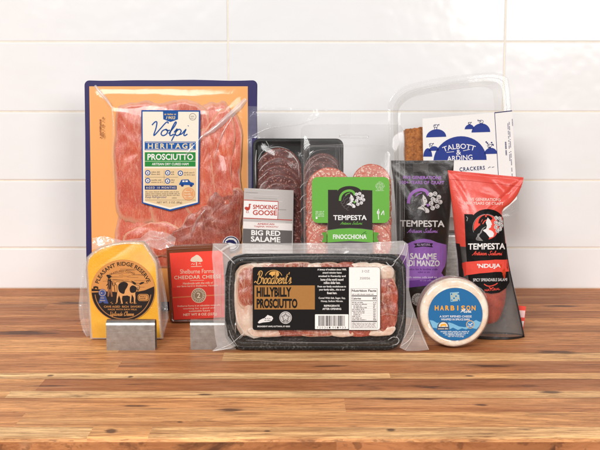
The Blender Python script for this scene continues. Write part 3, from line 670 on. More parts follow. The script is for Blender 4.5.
    A.poly([(244.3, 208), (245.8, 206.6), (248.4, 207.2), (249, 205.2), (248.6, 204.4), (249.6, 203.6), (251.6, 204.2), (250.2, 204.9), (250.3, 207.4), (249.6, 209.6), (247.6, 210.6), (245.6, 209.8)], rd, 4)
    A.stroke([(246.6, 210.3), (246.4, 212.6), (247.6, 212.8)], .5, rd, 4); A.stroke([(248, 210.3), (248.2, 212.6), (249.2, 212.7)], .5, rd, 4)
    A.small(245, 285, 245.6, 1.7, ink(240, 236, 234), 4, 3); A.small(245, 280, 248.6, 1.5, ink(240, 236, 234), 4, 4); A.small(246, 275, 252, 1.5, ink(240, 236, 234), 4, 6)
    A.build('lettering', lb)
salame_pack()

# ================================================================== PINK SALAMI PACK (clear tray, green label)
def clear_salami_pack():
    F = Frame(353, 333, lean=4, thick=.024)
    t = thing('sliced_salami_pack', F, 'clear plastic pack of pink salami slices with a green label and black panel', 'meat pack')
    x0, y1 = F.uv(300.8, 124); x1, _ = F.uv(405.5, 124); v0 = .004
    cu0, cv1 = F.uv(304, 145); cu1, _ = F.uv(396, 145)
    # back sheet with flange
    vs, fs = loft(rr_rings(x0, v0, x1, y1, .008, [(0, -.0222), (0, -.0215)])); obj('back_sheet', vs, fs, RIGID, t, smooth=False)
    # bubble front: flange -> walls -> face
    fl = rrect(x0, v0, x1, y1, .008); rings = [[(x, y, -.0212) for x, y in fl]]
    for ins, w in ((-.001, -.0205), (0, -.0200), (.0015, -.004), (.004, -.0006), (.007, 0)): rings.append([(x, y, w) for x, y in rrect(cu0 + ins, v0 + .006 + ins, cu1 - ins, cv1 - ins, .011 - ins * .5)])
    vs, fs = loft(rings, False, True); obj('front_bubble', vs, fs, RIGID, t, auto=60)
    # hang slot: a raised rim pressed in the flange
    s0 = [F.uv(x, y, -.0205) for x, y in rrect(340, 134.8, 368, 137.4, 1.3)]
    u_a = sum(p[0] for p in s0) / len(s0); v_a = sum(p[1] for p in s0) / len(s0)
    rg_ = [[(u_a + (p[0] - u_a) * k, v_a + (p[1] - v_a) * k2, w) for p in s0] for k, k2, w in ((1.06, 1.6, -.0211), (1.04, 1.4, -.0200), (.98, .8, -.0200), (.96, .6, -.0211))]
    vs, fs = loft(rg_, False, False); obj('hang_slot', vs, fs, FOLDS, t)
    folds('edge_ridge', F, [([(304, 150), (304, 200), (305, 300)], 1.0, .0006), ([(308, 146), (350, 144.6), (388, 146), (395, 152), (396.5, 170), (396, 240)], 1.0, .0006), ([(404.5, 128), (404.5, 180), (404, 240)], .9, .0006), ([(401, 130), (399, 150), (400, 200), (400, 250)], 1.1, .0006), ([(308, 124.6), (350, 124.4), (400, 124.8)], .8, .0005)], FOLDS, t, -.0195 if False else .0004)
    for cx, cy0, n in ((329, 190.5, 9), (371.5, 184, 9)):
        for k in range(n):
            w = -.017 + k * .0012; cy = cy0 + k * 7.4; r = 19.8 if cx > 350 else 22.6
            p = [F.uv(x, y, w) for x, y in ellipse(cx + .6 * math.sin(k * 2.7), cy, r, r * 1.02, 40)]
            slice_mesh('salami_slice', p, SAL_P, t, w, .0005, .0006, 90, k + cx, .0018, (0, -.05 - .01 * (k % 2)), edge=.02)
    w0, w1 = .0005, .0010
    gr = ink(112, 182, 76); bk = ink(54, 47, 47)
    L = rrect(312, 177, 389.5, 222.5, 5.5); L = [(x, y + (1.6 * (1 - ((x - 351) / 39) ** 2) if y > 200 else 0)) for x, y in L]
    lb = label_part(F, L, gr, t, w0, w1)
    lo = label_part(F, [(327.5, 221), (372.3, 221), (372.4, 262), (327.6, 262)], ink(96, 90, 92), t, w0, w1 - .0001)
    A = Art(F, w1)
    A.poly([(328, 189.8), (337.5, 189.8)] + ellipse(349.5, 193.2, 12.6, 7.2, 14, 196, 344) + [(361.5, 189.8), (372.3, 190.3), (372.3, 229.6), (361, 228.2), (350, 227.6), (339, 228.2), (328, 229.6)], bk, 1)
    A.poly([(327.4, 230.4), (338, 228.8), (350, 228.3), (362, 228.8), (373, 230.4), (373, 242.5), (350, 240.8), (327.4, 242.5)], gr, 2)
    A.poly([(326.6, 232), (321.6, 232.6), (323.8, 236.6), (321.8, 242.4), (326.6, 242)], ink(96, 160, 62), 2); A.poly([(373.6, 232), (379, 232.8), (376.8, 236.8), (378.6, 242), (373.6, 241.8)], ink(96, 160, 62), 2)
    tempesta(A, 351.5, 200.5, .74, gr, ink(236, 232, 232), bk, ink(110, 104, 104))
    A.text('TEMPESTA', 333.3, 366.6, 215.1, 220.1, WHITE, 3, .03); A.script('Artisan Salumi', 340, 362.5, 221.6, 224.4, .38, ink(112, 182, 76), 3, .35)
    A.text('FINOCCHIONA', 333, 366.6, 234.4, 239, WHITE, 4, .03)
    A.stroke([(361.5, 235), (364, 232.6), (366, 231.6)], .7, ink(60, 116, 50), 4); A.stroke([(364.5, 233.4), (366.8, 233.6)], .5, ink(60, 116, 50), 4)
    lg = ink(206, 232, 190)
    for i, w_ in enumerate((1.5, 3.5, 4.6, 4.8, 4.2, 3.2, 4.5)): A.small(380.2 - w_, 380.2 + w_, 181.8 + i * 1.45, 1.1, lg, 2, i)
    for i in range(4): A.small(315.6, 324.4, 211.4 + i * 1.6, 1.3, lg, 2, i + 4)
    A.disc(316.6, 218, 1.0, WHITE, 2); A.stroke([(378.6, 209), (378.3, 214), (378.6, 219.5)], .8, WHITE, 2); A.disc(378.2, 212.4, 1.3, WHITE, 2, 2); A.stroke([(381.2, 215), (382.6, 212), (383.6, 210.6)], .8, WHITE, 2); A.stroke([(383.6, 211), (384, 215)], .6, WHITE, 2)
    A.text('FENNEL POLLEN SALAMI', 335, 366, 248.6, 250.6, ink(200, 196, 196), 3, .01)
    A.build('lettering', lb)
clear_salami_pack()

# ================================================================== STEEL HOLDERS (bent sheet)
def steel():
    t = NT('brushed_steel'); co = t.coord(); n1 = t.noise(t.coord((1, 1, 1)), 130, 5, .7); n2 = t.noise(t.coord((4, 400, 4)), 1, 4)
    sc = t.ramp(t.noise(t.coord((60, 420, 60), rot=(0, 0, .6)), 1, 3), [(.62, (0, 0, 0, 1)), (.7, (1, 1, 1, 1))])
    c = t.mix(n1, C(150, 146, 142), C(206, 202, 198)); c = t.mix(t.math('MULTIPLY', sc, .4), c, C(228, 226, 222))
    r = t.math('ADD', t.math('MULTIPLY', n1, .22), .26)
    return t.bsdf(Base_Color=c, Metallic=1., Roughness=r, Normal=t.bump(t.math('ADD', n2, n1), .12, .0006))
STEEL = steel()
def holder(name, fr, wd, ht, dp, label, group, scratches=False):
    """a strip of sheet steel bent over: front plate, rounded bend, flat top, back plate"""
    t = thing(name, fr, label, 'metal holder', group)
    r, th = .0058, .0011
    prof = [(0, 0)]
    for i in range(9): a = R(90 * i / 8); prof.append((-(r - r * math.cos(a)), ht - r + r * math.sin(a)))
    for i in range(9): a = R(90 + 90 * i / 8); prof.append((-(dp - r) + r * math.cos(a), ht - r + r * math.sin(a)))
    prof.append((-dp, 0))
    inn = []
    for k, (w, v) in enumerate(prof):
        a, b = prof[max(k - 1, 0)], prof[min(k + 1, len(prof) - 1)]; dx, dy = b[0] - a[0], b[1] - a[1]; l = math.hypot(dx, dy); inn.append((w - dy / l * th * 1, v + dx / l * th))
    n = len(prof); vs, fs = [], []
    edge = [(-wd / 2, -1), (-wd / 2 + .0004, 0), (wd / 2 - .0004, 0), (wd / 2, -1)]
    for x in (-wd / 2, wd / 2):
        for w, v in prof: vs.append((x, v, w))
        for w, v in inn: vs.append((x, v, w))
    for i in range(n - 1):
        fs += [(i, 2 * n + i, 2 * n + i + 1, i + 1), (n + i + 1, 3 * n + i + 1, 3 * n + i, n + i), (i + 1, n + i + 1, n + i, i), (2 * n + i, 3 * n + i, 3 * n + i + 1, 2 * n + i + 1)]
    for i in (0, n - 1): fs.append((i, n + i, 3 * n + i, 2 * n + i))
    o = obj('bent_plate', vs, fs, STEEL, t, auto=50)
    return t
def holder_at(px0, px1, pyb, pyt, dp, label, extra=0):
    F = Frame((px0 + px1) / 2, pyb, lean=0); u0, _ = F.uv(px0, pyb - 5); u1, _ = F.uv(px1, pyb - 5); ht = F.uv(px0, pyt)[1]
    return holder('display_holder', F, u1 - u0, ht, dp, label, 'bent steel display holders')
holder_at(106.6, 155.2, 350.3, 320.8, .014, 'bent steel holder with scratched front, standing before the yellow cheese wedge')
holder_at(190.4, 236, 349.6, 320.8, .014, 'plain bent steel holder under the red cheddar label, partly behind the ham tray')
holder_at(437, 494, 307, 232.5, .03, 'tall steel holder mostly hidden between the purple pouch and red pouch')

# ================================================================== CRACKER BOX (clear clamshell with a printed paper band)
def cracker_box():
    zt = .0
    F = Frame(452, 307, lean=3.5, thick=.0)
    top = F.uv(452, 232.5)[1]
    t = thing('cracker_box', F, 'clear plastic box with white and navy paper band, tilted behind the two pouches', 'food box')
    def ring(ins, w):
        P = [(388 , 118), (388.5, 104), (394, 94), (405, 86), (425, 80.5), (450, 76.5), (480, 73), (496, 72.6), (505, 76), (509.5, 86), (513, 130), (517, 180), (519, 206), (515, 213), (505, 216.5), (470, 220), (420, 225), (400, 226), (394, 222), (391, 200), (389, 150)]
        P = catmull(P, 4, True); cx, cy = 453, 150
        n = len(P); q = []
        for i, (x, y) in enumerate(P):
            a, b = P[i - 1], P[(i + 1) % n]; dx, dy = b[0] - a[0], b[1] - a[1]; l = math.hypot(dx, dy); nx, ny = -dy / l, dx / l
            k_ = min(ins, 3); j_ = max(0, ins - 3); x, y = x + nx * k_, y + ny * k_; q.append(F.uv(x + (cx - x) * j_ / 66, y + (cy - y) * j_ / 76, 0) + (w,))
        return q
    k = F.k
    vs, fs = loft([ring(0, -.001), ring(0, 0), ring(2.5, .0006), ring(5, .0006), ring(6, .0035), ring(9, .0038), ring(10.5, .001), ring(13, .0006)], False, True); obj('lid', vs, fs, TUB, t, auto=35)
    vs, fs = loft([ring(0, -.0012), ring(3, -.0016), ring(6, -.003), ring(9, -.012), ring(13, -.034), ring(20, -.040)], False, True); obj('tub', vs, fs, TUB, t, auto=35)
    ln = []
    for ins in (.4, 3.2, 5.2, 7.8, 9.6, 13):
        q = ring(ins, 0)
        ln.append(q)
    vs, fs = [], []
    for q in ln:
        n = len(q); b = len(vs)
        for i, (u, v, w) in enumerate(q): vs += [(u, v, .0042), (u * .9985, v * .9985, .0046)]
        for i in range(n): j = (i + 1) % n; fs.append((b + 2 * i, b + 2 * j, b + 2 * j + 1, b + 2 * i + 1))
    obj('lid_rim', vs, fs, film_mat('rim_edge_plastic', .3, .1, .95, 1.4, .1, 40, .3), t)
    # crackers seen through the box, stacked on edge
    cr = NT('baked_cracker'); co = cr.coord(); a = cr.noise(co, 240, 5, .65); b = cr.noise(co, 60, 3)
    c = cr.mix(cr.ramp(a, [(.35, (0, 0, 0, 1)), (.65, (1, 1, 1, 1))]), C(206, 128, 62), C(154, 88, 40)); c = cr.mix(cr.math('MULTIPLY', cr.ramp(cr.noise(co, 420, 2), [(.6, (0, 0, 0, 1)), (.7, (1, 1, 1, 1))]), .7), c, C(88, 52, 30))
    CR = cr.bsdf(Base_Color=c, Roughness=.8, Specular_IOR_Level=.2, Normal=cr.bump(a, .9, .002))
    for i, (xa, ya, xb) in enumerate(((405.5, 129, 428), (404.5, 130, 450), (405, 131, 470))):
        pts = [(xa, ya), (xa + 9, ya - 1), (xb, ya - 3), (xb + 1, 200), (xa + 1, 204)]
        rg = random.Random(i); dense = []
        for j in range(len(pts)):
            p, q = pts[j], pts[(j + 1) % len(pts)]
            for m in range(12): f = m / 12; dense.append((p[0] + (q[0] - p[0]) * f + rg.uniform(-.35, .35), p[1] + (q[1] - p[1]) * f + rg.uniform(-.35, .35)))
        w = -.003 - i * .011; sv = [F.uv(x, y, w) for x, y in dense]
        slice_mesh('cracker', sv, CR, t, w, .0004, .0012, 160, i, .009, rings=12)
    # paper band
    w0, w1 = .0052, .0056
    lb = label_part(F, [(422.4, 118.6), (494.5, 112.6), (512, 110.4), (517, 199), (500, 214), (424.5, 219)], WHITE, t, w0, w1, 'paper_band')
    A = Art(F, w1); nv = ink(48, 66, 146); nk = ink(34, 44, 104); wh = WHITE
    def hill(x0, x1, yb, yt, slope=-.065):
        cx, rx = (x0 + x1) / 2, (x1 - x0) / 2; A.poly([(cx + rx * math.cos(R(a)), yb - (yb - yt) * math.sin(R(a)) + slope * rx * math.cos(R(a))) for a in range(0, 181, 8)], nv, 1)
    hill(426, 446.2, 137.4, 129.2); hill(464.6, 474.2, 129.4, 124.4); hill(471.4, 490.2, 132.6, 123.4); hill(423.2, 432.2, 157, 148.2); hill(428.6, 439, 151, 146.2); hill(433.4, 486.6, 161, 136.2, -.04); hill(484, 497.2, 154.2, 147.8)
    A.text('TALBOTT', 443.5, 474.5, 0, 0, wh, 3, .012) if False else None
    A.text('TALBOTT', 0, 0, 0, 5.2, wh, 3, .012, arc=(460.5, 192, 43.2, 112.5, 71.5)); A.text('&', 456.2, 461, 149.6, 154.8, wh, 3, .012, rot=4)
    A.stroke([(446.5, 152.4), (454, 151.6)], .5, wh, 3); A.stroke([(463, 150.8), (470, 149.4)], .5, wh, 3)
    A.text('ARDING', 447, 472.4, 155.4, 160.6, wh, 3, .012, rot=4)
    A.text('CRACKERS', 459.5, 484.8, 166.6, 170.6, nk, 3, .028, 0, 1.25, rot=4)
    A.stroke([(488, 168.2), (490, 166.6), (490.6, 167.6)], .5, nk, 2); A.stroke([(491.8, 167.4), (494.2, 166.8)], .5, nk, 2)
    # little grazing animals and a tree on the hills
    for x, y, f in ((435.6, 126, 1), (481.2, 121.6, -1), (469.4, 123.2, .6), (430.8, 144.6, .8), (489.4, 145.6, 1)):
        s = abs(f); A.ring(x, y, 2.1 * s, .45, nk, 2, 0, 360, 1.5 * s); A.disc(x - .6, y - .3, .6 * s, nk, 2); A.stroke([(x - 1.2 * s, y + 1.2 * s), (x - 1.2 * s, y + 3.2 * s)], .5, nk, 2); A.stroke([(x + 1.2 * s, y + 1.2 * s), (x + 1.2 * s, y + 3.2 * s)], .5, nk, 2); A.stroke([(x + 1.8 * f, y - .8 * s), (x + 3.6 * f, y - 1.8 * s), (x + 3.2 * f, y - .4)], .7, nk, 2)
    for x, y in ((487.4, 143.2), (491.6, 142.6), (489.6, 147.4), (486.2, 142), (493, 145)): A.disc(x, y, .8, nk, 2)
    A.stroke([(494.6, 112.8), (498.6, 180), (499.5, 212)], .55, nk, 2); A.stroke([(494.4, 112.8), (512, 110.8)], .9, nk, 2)
    for x, y0, y1, sd in ((503.2, 141, 155, 1), (506.8, 122, 160, 2), (508.2, 122, 176, 3), (511.4, 119, 126, 4)):
        rg = random.Random(sd); y = y0
        while y < y1:
            h = rg.uniform(.5, .9)
            if rg.random() < .82: A.rect(x + (y - 112) * .055, y, x + (y - 112) * .055 + (1.5 if sd == 1 else .9), y + h, nk if sd == 1 else ink(110, 112, 140), 2)
            y += h + .35
    A.build('lettering', lb)
cracker_box()
# ================================================================== POUCHES
class Pouch:
    """pillow bag: left and right edges as photo pixels (same count, top to bottom), swelling b(t) in metres"""
    def __init__(s, F, Lp, Rp, b, w0, wr=.0008, seed=0, sub=6, power=.62, crease=None):
        s.F, s.b, s.w0, s.wr, s.seed, s.pw, s.crease = F, b, w0, wr, seed, power, crease
        Lp, Rp = catmull(Lp, sub), catmull(Rp, sub)
        s.L = [F.uv(x, y, w0) for x, y in Lp]; s.R = [F.uv(x, y, w0) for x, y in Rp]; s.py = [(a[1] + c[1]) / 2 for a, c in zip(Lp, Rp)]
        s.n = len(s.L); s.back = {}
    def lr(s, t):
        f = max(0, min(1, t)) * (s.n - 1); i = min(int(f), s.n - 2); f -= i
        g = lambda P: (P[i][0] + (P[i + 1][0] - P[i][0]) * f, P[i][1] + (P[i + 1][1] - P[i][1]) * f)
        return g(s.L), g(s.R)
    def height(s, t, q, u, v):
        m = max(0.0, 1 - (2 * q - 1) ** 2) ** s.pw
        w = s.b(t) * m
        w += s.wr * (fbm(u * 45, v * 32, s.seed) + .5 * fbm(u * 120, v * 90, s.seed + 5, 2)) * min(1, 6 * q, 6 * (1 - q))
        if s.crease: w += s.crease(t, q) * min(1, 8 * q, 8 * (1 - q))
        return w
    def wf(s, u, v):
        q, lo, hi = .5, 0., 1.
        for _ in range(3):
            lo, hi = 0., 1.
            for _ in range(22):
                t = (lo + hi) / 2; l, r = s.lr(t)
                if l[1] + (r[1] - l[1]) * q > v: lo = t
                else: hi = t
            l, r = s.lr(t); q = max(0, min(1, (u - l[0]) / (r[0] - l[0])))
        return s.w0 + s.height(t, q, u, v)
    def mesh(s, name, parent, zones, nt=110, nq=44, back=True, lid=True):
        """zones: list of (py limit, material) from the top downwards"""
        vs, fs, mi = [], [], []; mats = []
        for side in ((1, -1) if back else (1,)):
            k = len(vs)
            for i in range(nt + 1):
                t = i / nt; l, r = s.lr(t)
                for j in range(nq + 1):
                    q = j / nq; q = .5 - .5 * math.cos(math.pi * q); u = l[0] + (r[0] - l[0]) * q; v = l[1] + (r[1] - l[1]) * q
                    vs.append((u, v, s.w0 + (s.height(t, q, u, v) if side > 0 else -.7 * s.b(t) * max(0, 1 - (2 * q - 1) ** 2) ** s.pw - .0004)))
            for i in range(nt):
                py = s.py[min(s.n - 1, int((i + .5) / nt * (s.n - 1)))]
                m = next(mm for lim, mm in zones if py < lim)
                if m not in mats: mats.append(m)
                for j in range(nq):
                    a = k + i * (nq + 1) + j; f = (a, a + nq + 1, a + nq + 2, a + 1); m2 = s.back.get(m.name, m) if side < 0 else m
                    if m2 not in mats: mats.append(m2)
                    fs.append(f if side > 0 else f[::-1]); mi.append(mats.index(m2))
        if back and lid:  # close the foot
            a = nt * (nq + 1); b = (nt + 1) * (nq + 1) + nt * (nq + 1)
            for j in range(nq): fs.append((a + j, b + j, b + j + 1, a + j + 1)); mi.append(mats.index(zones[-1][1]))
        return obj(name, vs, fs, mats, parent, mi)
def foil(name, c, rough=.34, bump=.35, bsc=60, coat=.15):
    t = NT(name); co = t.coord(); n1 = t.noise(co, bsc, 4, .6, .8); n2 = t.noise(co, 700, 2)
    return t.bsdf(Base_Color=t.mix(n2, c, tuple(x * .8 for x in c[:3]) + (1,)), Roughness=rough, Specular_IOR_Level=.5, Coat_Weight=coat, Coat_Roughness=.25, Normal=t.bump(t.math('ADD', n1, t.math('MULTIPLY', n2, .12)), bump, .0018))
BLKFOIL = foil('black_pouch_film', C(44, 39, 37), .36, .45)
REDFOIL = foil('red_pouch_film', C(234, 84, 70), .36, .4)

def salame_pouch():
    F = Frame(424, 318.5, lean=3, thick=.012)
    t = thing('salame_pouch', F, 'black pouch with white lettering and a purple lower label, left of the red pouch', 'food pouch')
    Lp = [(391, 160.5), (391.5, 168), (393, 178), (395, 200), (396.5, 230), (398, 255), (400, 280), (403, 300), (405, 318)]
    Rp = [(454, 160.5), (453.6, 168), (453, 178), (451.5, 200), (449.3, 228), (447.3, 255), (445.5, 280), (444.5, 300), (444, 318)]
    b = lambda q: .0004 + .014 * max(0, min(1, (q - .06) / .4)) ** .8
    def crease(tt, q):
        w = 0
        for a, c, ww, h in ((.33, .74, .05, .0022), (.42, .9, .035, .0018), (.28, .15, .04, .0015), (.7, .86, .05, .002), (.55, .1, .05, .0015)):
            d = (tt - a) - (q - c) * .55; w -= h * math.exp(-(d / ww) ** 2) * math.exp(-((q - c) / .22) ** 2)
        if tt < .065: w += .0005 * math.sin(tt * 700)
        return w
    P = Pouch(F, Lp, Rp, b, -.0125, .0009, 3, crease=crease)
    body = P.mesh('pouch_body', t, [(999, BLKFOIL)])
    A = Art(F, P.wf, .0035, .0003); pu = ink(166, 112, 200); pd = ink(124, 72, 164); pl = ink(186, 132, 214); dk = ink(52, 40, 56); gy = ink(120, 114, 112)
    for i in range(6): A.stroke([(413, 164.6 + i * 1.35), (420, 164.2 + i * 1.35), (428.4, 164.5 + i * 1.35)], .5, gy, 1)
    A.text('FIVE GENERATIONS', 403, 441.2, 175.8, 179, pl, 1, .02, slope=.01); A.text('100+ YEARS OF CRAFT', 400.3, 444.2, 180.6, 184, pl, 1, .02, slope=.01)
    tempesta(A, 424, 203, 1.0, pl, ink(240, 236, 234), dk, gy)
    A.text('TEMPESTA', 400, 444.4, 220, 226.6, WHITE, 2, .03, slope=.012); A.script('Artisan Salumi', 407, 438, 228.6, 232.6, .5, pl, 2, .35)
    A.poly([(397.6, 246), (405, 244.4), (412, 241.6), (418, 239.4), (424, 238.8), (430, 239.6), (437, 242.4), (446.4, 244.6), (446.8, 258), (445, 266), (442.6, 270), (441.4, 273), (443.6, 276), (444.6, 281), (430, 284.5), (414, 286.5), (400.6, 287.6), (399, 262)], pu, 1)
    A.poly([(400.2, 280.4), (415, 280.2), (430, 278.6), (444.4, 276.8), (444.7, 281.5), (430, 285), (414, 287), (400.6, 288)], pd, 2)
    A.poly([(413.4, 243.6), (423.5, 242.4), (433.4, 243.4), (431.6, 245.2), (433, 247.4), (423.4, 246.4), (414, 247.6), (415.6, 245.4)], dk, 3); A.text('ALL NATURAL', 416.6, 430.6, 243.4, 245.8, ink(206, 180, 222), 4, .02)
    A.text('SALAME', 410, 436.6, 253, 259.2, WHITE, 3, .035, slope=.012); A.text('DI MANZO', 408.8, 439.6, 259.9, 266, WHITE, 3, .035, slope=.012)
    A.small(409, 438, 269.2, 1.8, ink(110, 66, 140), 3, 2); A.small(418, 430, 272, 1.6, ink(110, 66, 140), 3, 3); A.small(405, 437, 277.2, 1.9, ink(232, 214, 240), 3, 4); A.small(420, 440, 280.5, 1.4, ink(180, 140, 206), 3, 5)
    A.disc(418, 299.5, 6.3, ink(216, 212, 208), 2); A.ring(418, 299.5, 3.8, .5, ink(90, 84, 84), 3)
    for a in range(0, 360, 24): A.stroke([(418 + 4.5 * math.cos(R(a)), 299.5 + 4.5 * math.sin(R(a))), (418 + 5.6 * math.cos(R(a + 6)), 299.5 + 5.6 * math.sin(R(a + 6)))], .7, ink(90, 84, 84), 3)
    A.build('printing', body)
salame_pouch()

def nduja_pouch():
    F = Frame(490, 340.5, lean=2, thick=.02)
    t = thing('spread_pouch', F, 'red topped pouch with a black label and smoky clear lower half, rightmost in the row', 'food pouch')
    w0 = -.020
    Lp = [(447.8, 170.2), (448.6, 177), (450, 190), (451.6, 203), (453, 215), (454.4, 230), (455.8, 243), (458, 262), (459.5, 285), (461, 310), (462.5, 328), (463, 336)]
    Rp = [(523.6, 177.4), (522.2, 184), (517.5, 195), (510.5, 203.5), (502.5, 211), (504, 228), (506, 243), (508.6, 262), (513.4, 285), (518.6, 308), (523.2, 330), (524.6, 337)]
    b = lambda q: .0004 + .0175 * max(0, min(1, (q - .05) / .45)) ** .75
    def crease(tt, q):
        w = 0
        for a, c, ww, h, sl in ((.14, .72, .035, .0026, .35), (.16, .86, .03, .003, -.9), (.12, .1, .03, .002, .8), (.19, .55, .03, .0012, .2), (.52, .95, .05, .001, .3), (.8, .7, .05, .0018, -.5), (.7, .85, .05, .0015, .5)):
            d = (tt - a) - (q - c) * sl; w -= h * math.exp(-(d / ww) ** 2) * math.exp(-((q - c) / .2) ** 2)
        return w
    P = Pouch(F, Lp, Rp, b, w0, .0008, 8, crease=crease)
    BB = plain('black_gusset_film', C(34, 32, 32), .3, .5)
    P.back = {'smoky_bag_film': plain('grey_back_film', C(132, 125, 121), .4, .3, var=.2, vsc=30, bump=.4, bsc=60)}
    body = P.mesh('pouch_body', t, [(243.5, REDFOIL), (333.5, GREYBAG), (999, BB)], nt=150)
    # sausage inside
    sp = NT('spreadable_sausage'); co = sp.coord(); n1 = sp.noise(co, 90, 5, .6)
    SP = sp.bsdf(Base_Color=sp.mix(sp.ramp(n1, [(.35, (0, 0, 0, 1)), (.65, (1, 1, 1, 1))]), C(236, 84, 40), C(176, 48, 26)), Roughness=.3, Normal=sp.bump(n1, .5, .002))
    cu, cv = F.uv(487, 279, w0); rings = []
    for i in range(17):
        a = -90 + 180 * i / 16; z = math.sin(R(a)); r = max(.02, math.cos(R(a))) ** .6
        rings.append([(cu + .0225 * r * math.cos(R(c_)) * (1 + .06 * nz(z * 3, c_ * .03)), cv + .052 * z, w0 + .004 + .0115 * r * math.sin(R(c_))) for c_ in range(0, 360, 18)])
    vs, fs = loft(rings); obj('sausage', vs, fs, SP, t)
    A = Art(F, P.wf, .0035, .0003); bk = ink(18, 17, 17); rd = ink(240, 84, 70); wh = WHITE; gy = ink(150, 146, 144)
    # seal line and header print
    A.stroke([(449, 179.2), (470, 180.6), (500, 184), (521.6, 187)], .35, ink(196, 60, 50), 1)
    A.text('FIVE GENERATIONS', 467.6, 500.6, 197.6, 200.6, ink(250, 216, 206), 1, .02, slope=.02); A.text('100+ YEARS OF CRAFT', 464.6, 503.4, 201.4, 204.4, ink(250, 216, 206), 1, .02, slope=.02)
    arch = [(464.2, 214), (472.5, 214.2)] + [(487.4 + 16.6 * math.cos(R(a)), 222 + 13 * math.sin(R(a))) for a in range(212, 345, 10)] + [(504.4, 232), (505.4, 243), (506.4, 258), (508, 270), (509.5, 282), (506, 288), (499, 292.6), (491, 293.6), (482, 291.4), (474, 287.5), (469, 284), (467.4, 270), (465.4, 240)]
    A.poly(arch, bk, 1)
    A.stroke([(466.2, 216.5), (467.6, 218), (466.8, 221)], .8, gy, 2)
    A.ring(486.2, 227.6, 13.4, .5, gy, 2, 150, 385); A.disc(486.2, 227, 12.6, rd, 2)
    # dark hair over the red disc
    A.poly(catmull([(482, 221), (478.6, 226), (475, 229.5), (473.2, 234), (474.4, 239), (480, 241.4), (486.5, 241.6), (489, 238), (489.6, 233.5), (487.6, 229), (487.4, 223), (490, 219.4), (488, 217), (483.5, 217.4)], 4, True), bk, 3)
    A.stroke([(479.5, 223.5), (480.5, 219.5), (484, 216.6), (489, 217), (491.6, 219.5)], 2.6, bk, 4, 5); A.stroke([(482.5, 224), (485, 220.6), (489.5, 219.4)], 1.0, rd, 5, 4)
    for i in range(7): A.stroke([(485.6 - i * .6, 226.5 + i * .5), (481.8 - i * .5, 229 + i * 1.1), (481.4 - i * .8, 232.5 + i * .8), (477.6 - i * .2, 234.4 + i * .9), (479.8 + i * .5, 237.6 + i * .5)], .45, gy, 6, 4)
    fx, fy, s = 488.6, 223.8, .98
    def q(pts): return [(fx + (x - 424) * s, fy + (y - 201) * s) for x, y in pts]
    A.poly(q([(423, 194.5), (425.5, 197.2), (426.9, 200), (427.3, 202), (426.3, 202.6), (426.5, 203.9), (425.4, 205.2), (424.2, 205.6), (424.2, 207), (426.3, 207.6), (428.4, 209), (429.4, 211), (428.7, 214), (425, 215), (423.3, 212.9), (421, 210), (419, 208.6), (418, 207.4), (421.4, 206), (422.2, 203), (421, 199.5)]), ink(236, 232, 230), 7)
    for x, y in ((496, 217.8), (499.4, 218.4), (501, 221.6), (501.4, 225.4), (500, 229), (497.2, 230.6), (495.6, 227), (495.6, 222.6), (498.2, 223.8)):
        A.disc(x, y, 1.75, ink(226, 222, 220), 6, 2.0); A.ring(x, y, .85, .4, bk, 7, 20, 300, 1.0)
    A.text('TEMPESTA', 468, 505, 243.4, 249.6, WHITE, 3, .03, slope=-.01); A.script('Artisan Salumi', 472, 502.4, 251, 255, .55, rd, 3, .35)
    A.poly([(460.4, 263.2), (464, 262.4), (466, 261.6), (466.4, 275), (464.4, 276.4), (463.2, 270)], ink(214, 66, 54), 2); A.poly([(465.6, 261.8), (480, 260.6), (495, 259.6), (507.6, 259.4), (509.2, 271.4), (495, 271.8), (480, 273.2), (466.2, 275)], rd, 3)
    A.text("'NDUJA", 477, 500.6, 263.8, 269.2, WHITE, 4, .035, slope=-.02); A.text('SPICY SPREADABLE SALAMI', 473, 507, 278.4, 281.4, ink(232, 228, 226), 3, .01, slope=-.012)
    A.stroke([(484, 284), (487, 285.8), (490.6, 286), (495, 284.6), (497.4, 283)], .9, rd, 3, 4); A.stroke([(489, 287), (491, 288.4), (493.4, 287)], .8, rd, 3, 3)
    A.text('NATURAL', 484.6, 500, 288.4, 290.6, rd, 3, .02, rot=6)
    A.build('printing', body)
    # black side seam and the tag of the back label showing at the right
    for nm, E_ in (('side_seam', P.L), ('side_seam', P.R)):
        sg = 1 if E_ is P.L else -1; ii = [i for i in range(P.n) if P.py[i] > 242]
        vs, fs = [], []
        for i in ii:
            u, v = E_[i]; wd = (.0030 if sg > 0 else .0012); vs += [(u, v, w0 + .0016), (u + sg * wd, v, w0 + .0060 + (.003 if sg > 0 else 0)), (u + sg * wd, v, w0 - .003), (u, v, w0 - .002)]
        for i in range(len(ii) - 1):
            for k in range(4): fs.append((i * 4 + k, i * 4 + 4 + k, i * 4 + 4 + (k + 1) % 4, i * 4 + (k + 1) % 4))
        obj(nm, vs, fs, BB, t, smooth=False)
    pts = [F.uv(x, y, w0 - .009) for x, y in ((512, 305), (526, 306.4), (524.6, 320), (523, 334), (514, 334))]
    vs, fs = slab(pts, w0 - .0094, w0 - .009); lb = obj('back_label', vs, fs, rd, t, smooth=False)
    B = Art(F, w0 - .009); B.poly([(516, 310), (525.2, 310.6), (524.4, 317.6), (516.5, 317)], ink(244, 206, 202), 1); B.poly([(519, 321), (524, 321), (522.8, 328), (519, 328)], ink(238, 232, 230), 1); B.build('lettering', lb)
GREYBAG = film_mat('smoky_bag_film', .16, .16, .86, .8, .5, 60, .1, (.34, .32, .31, 1))
nduja_pouch()

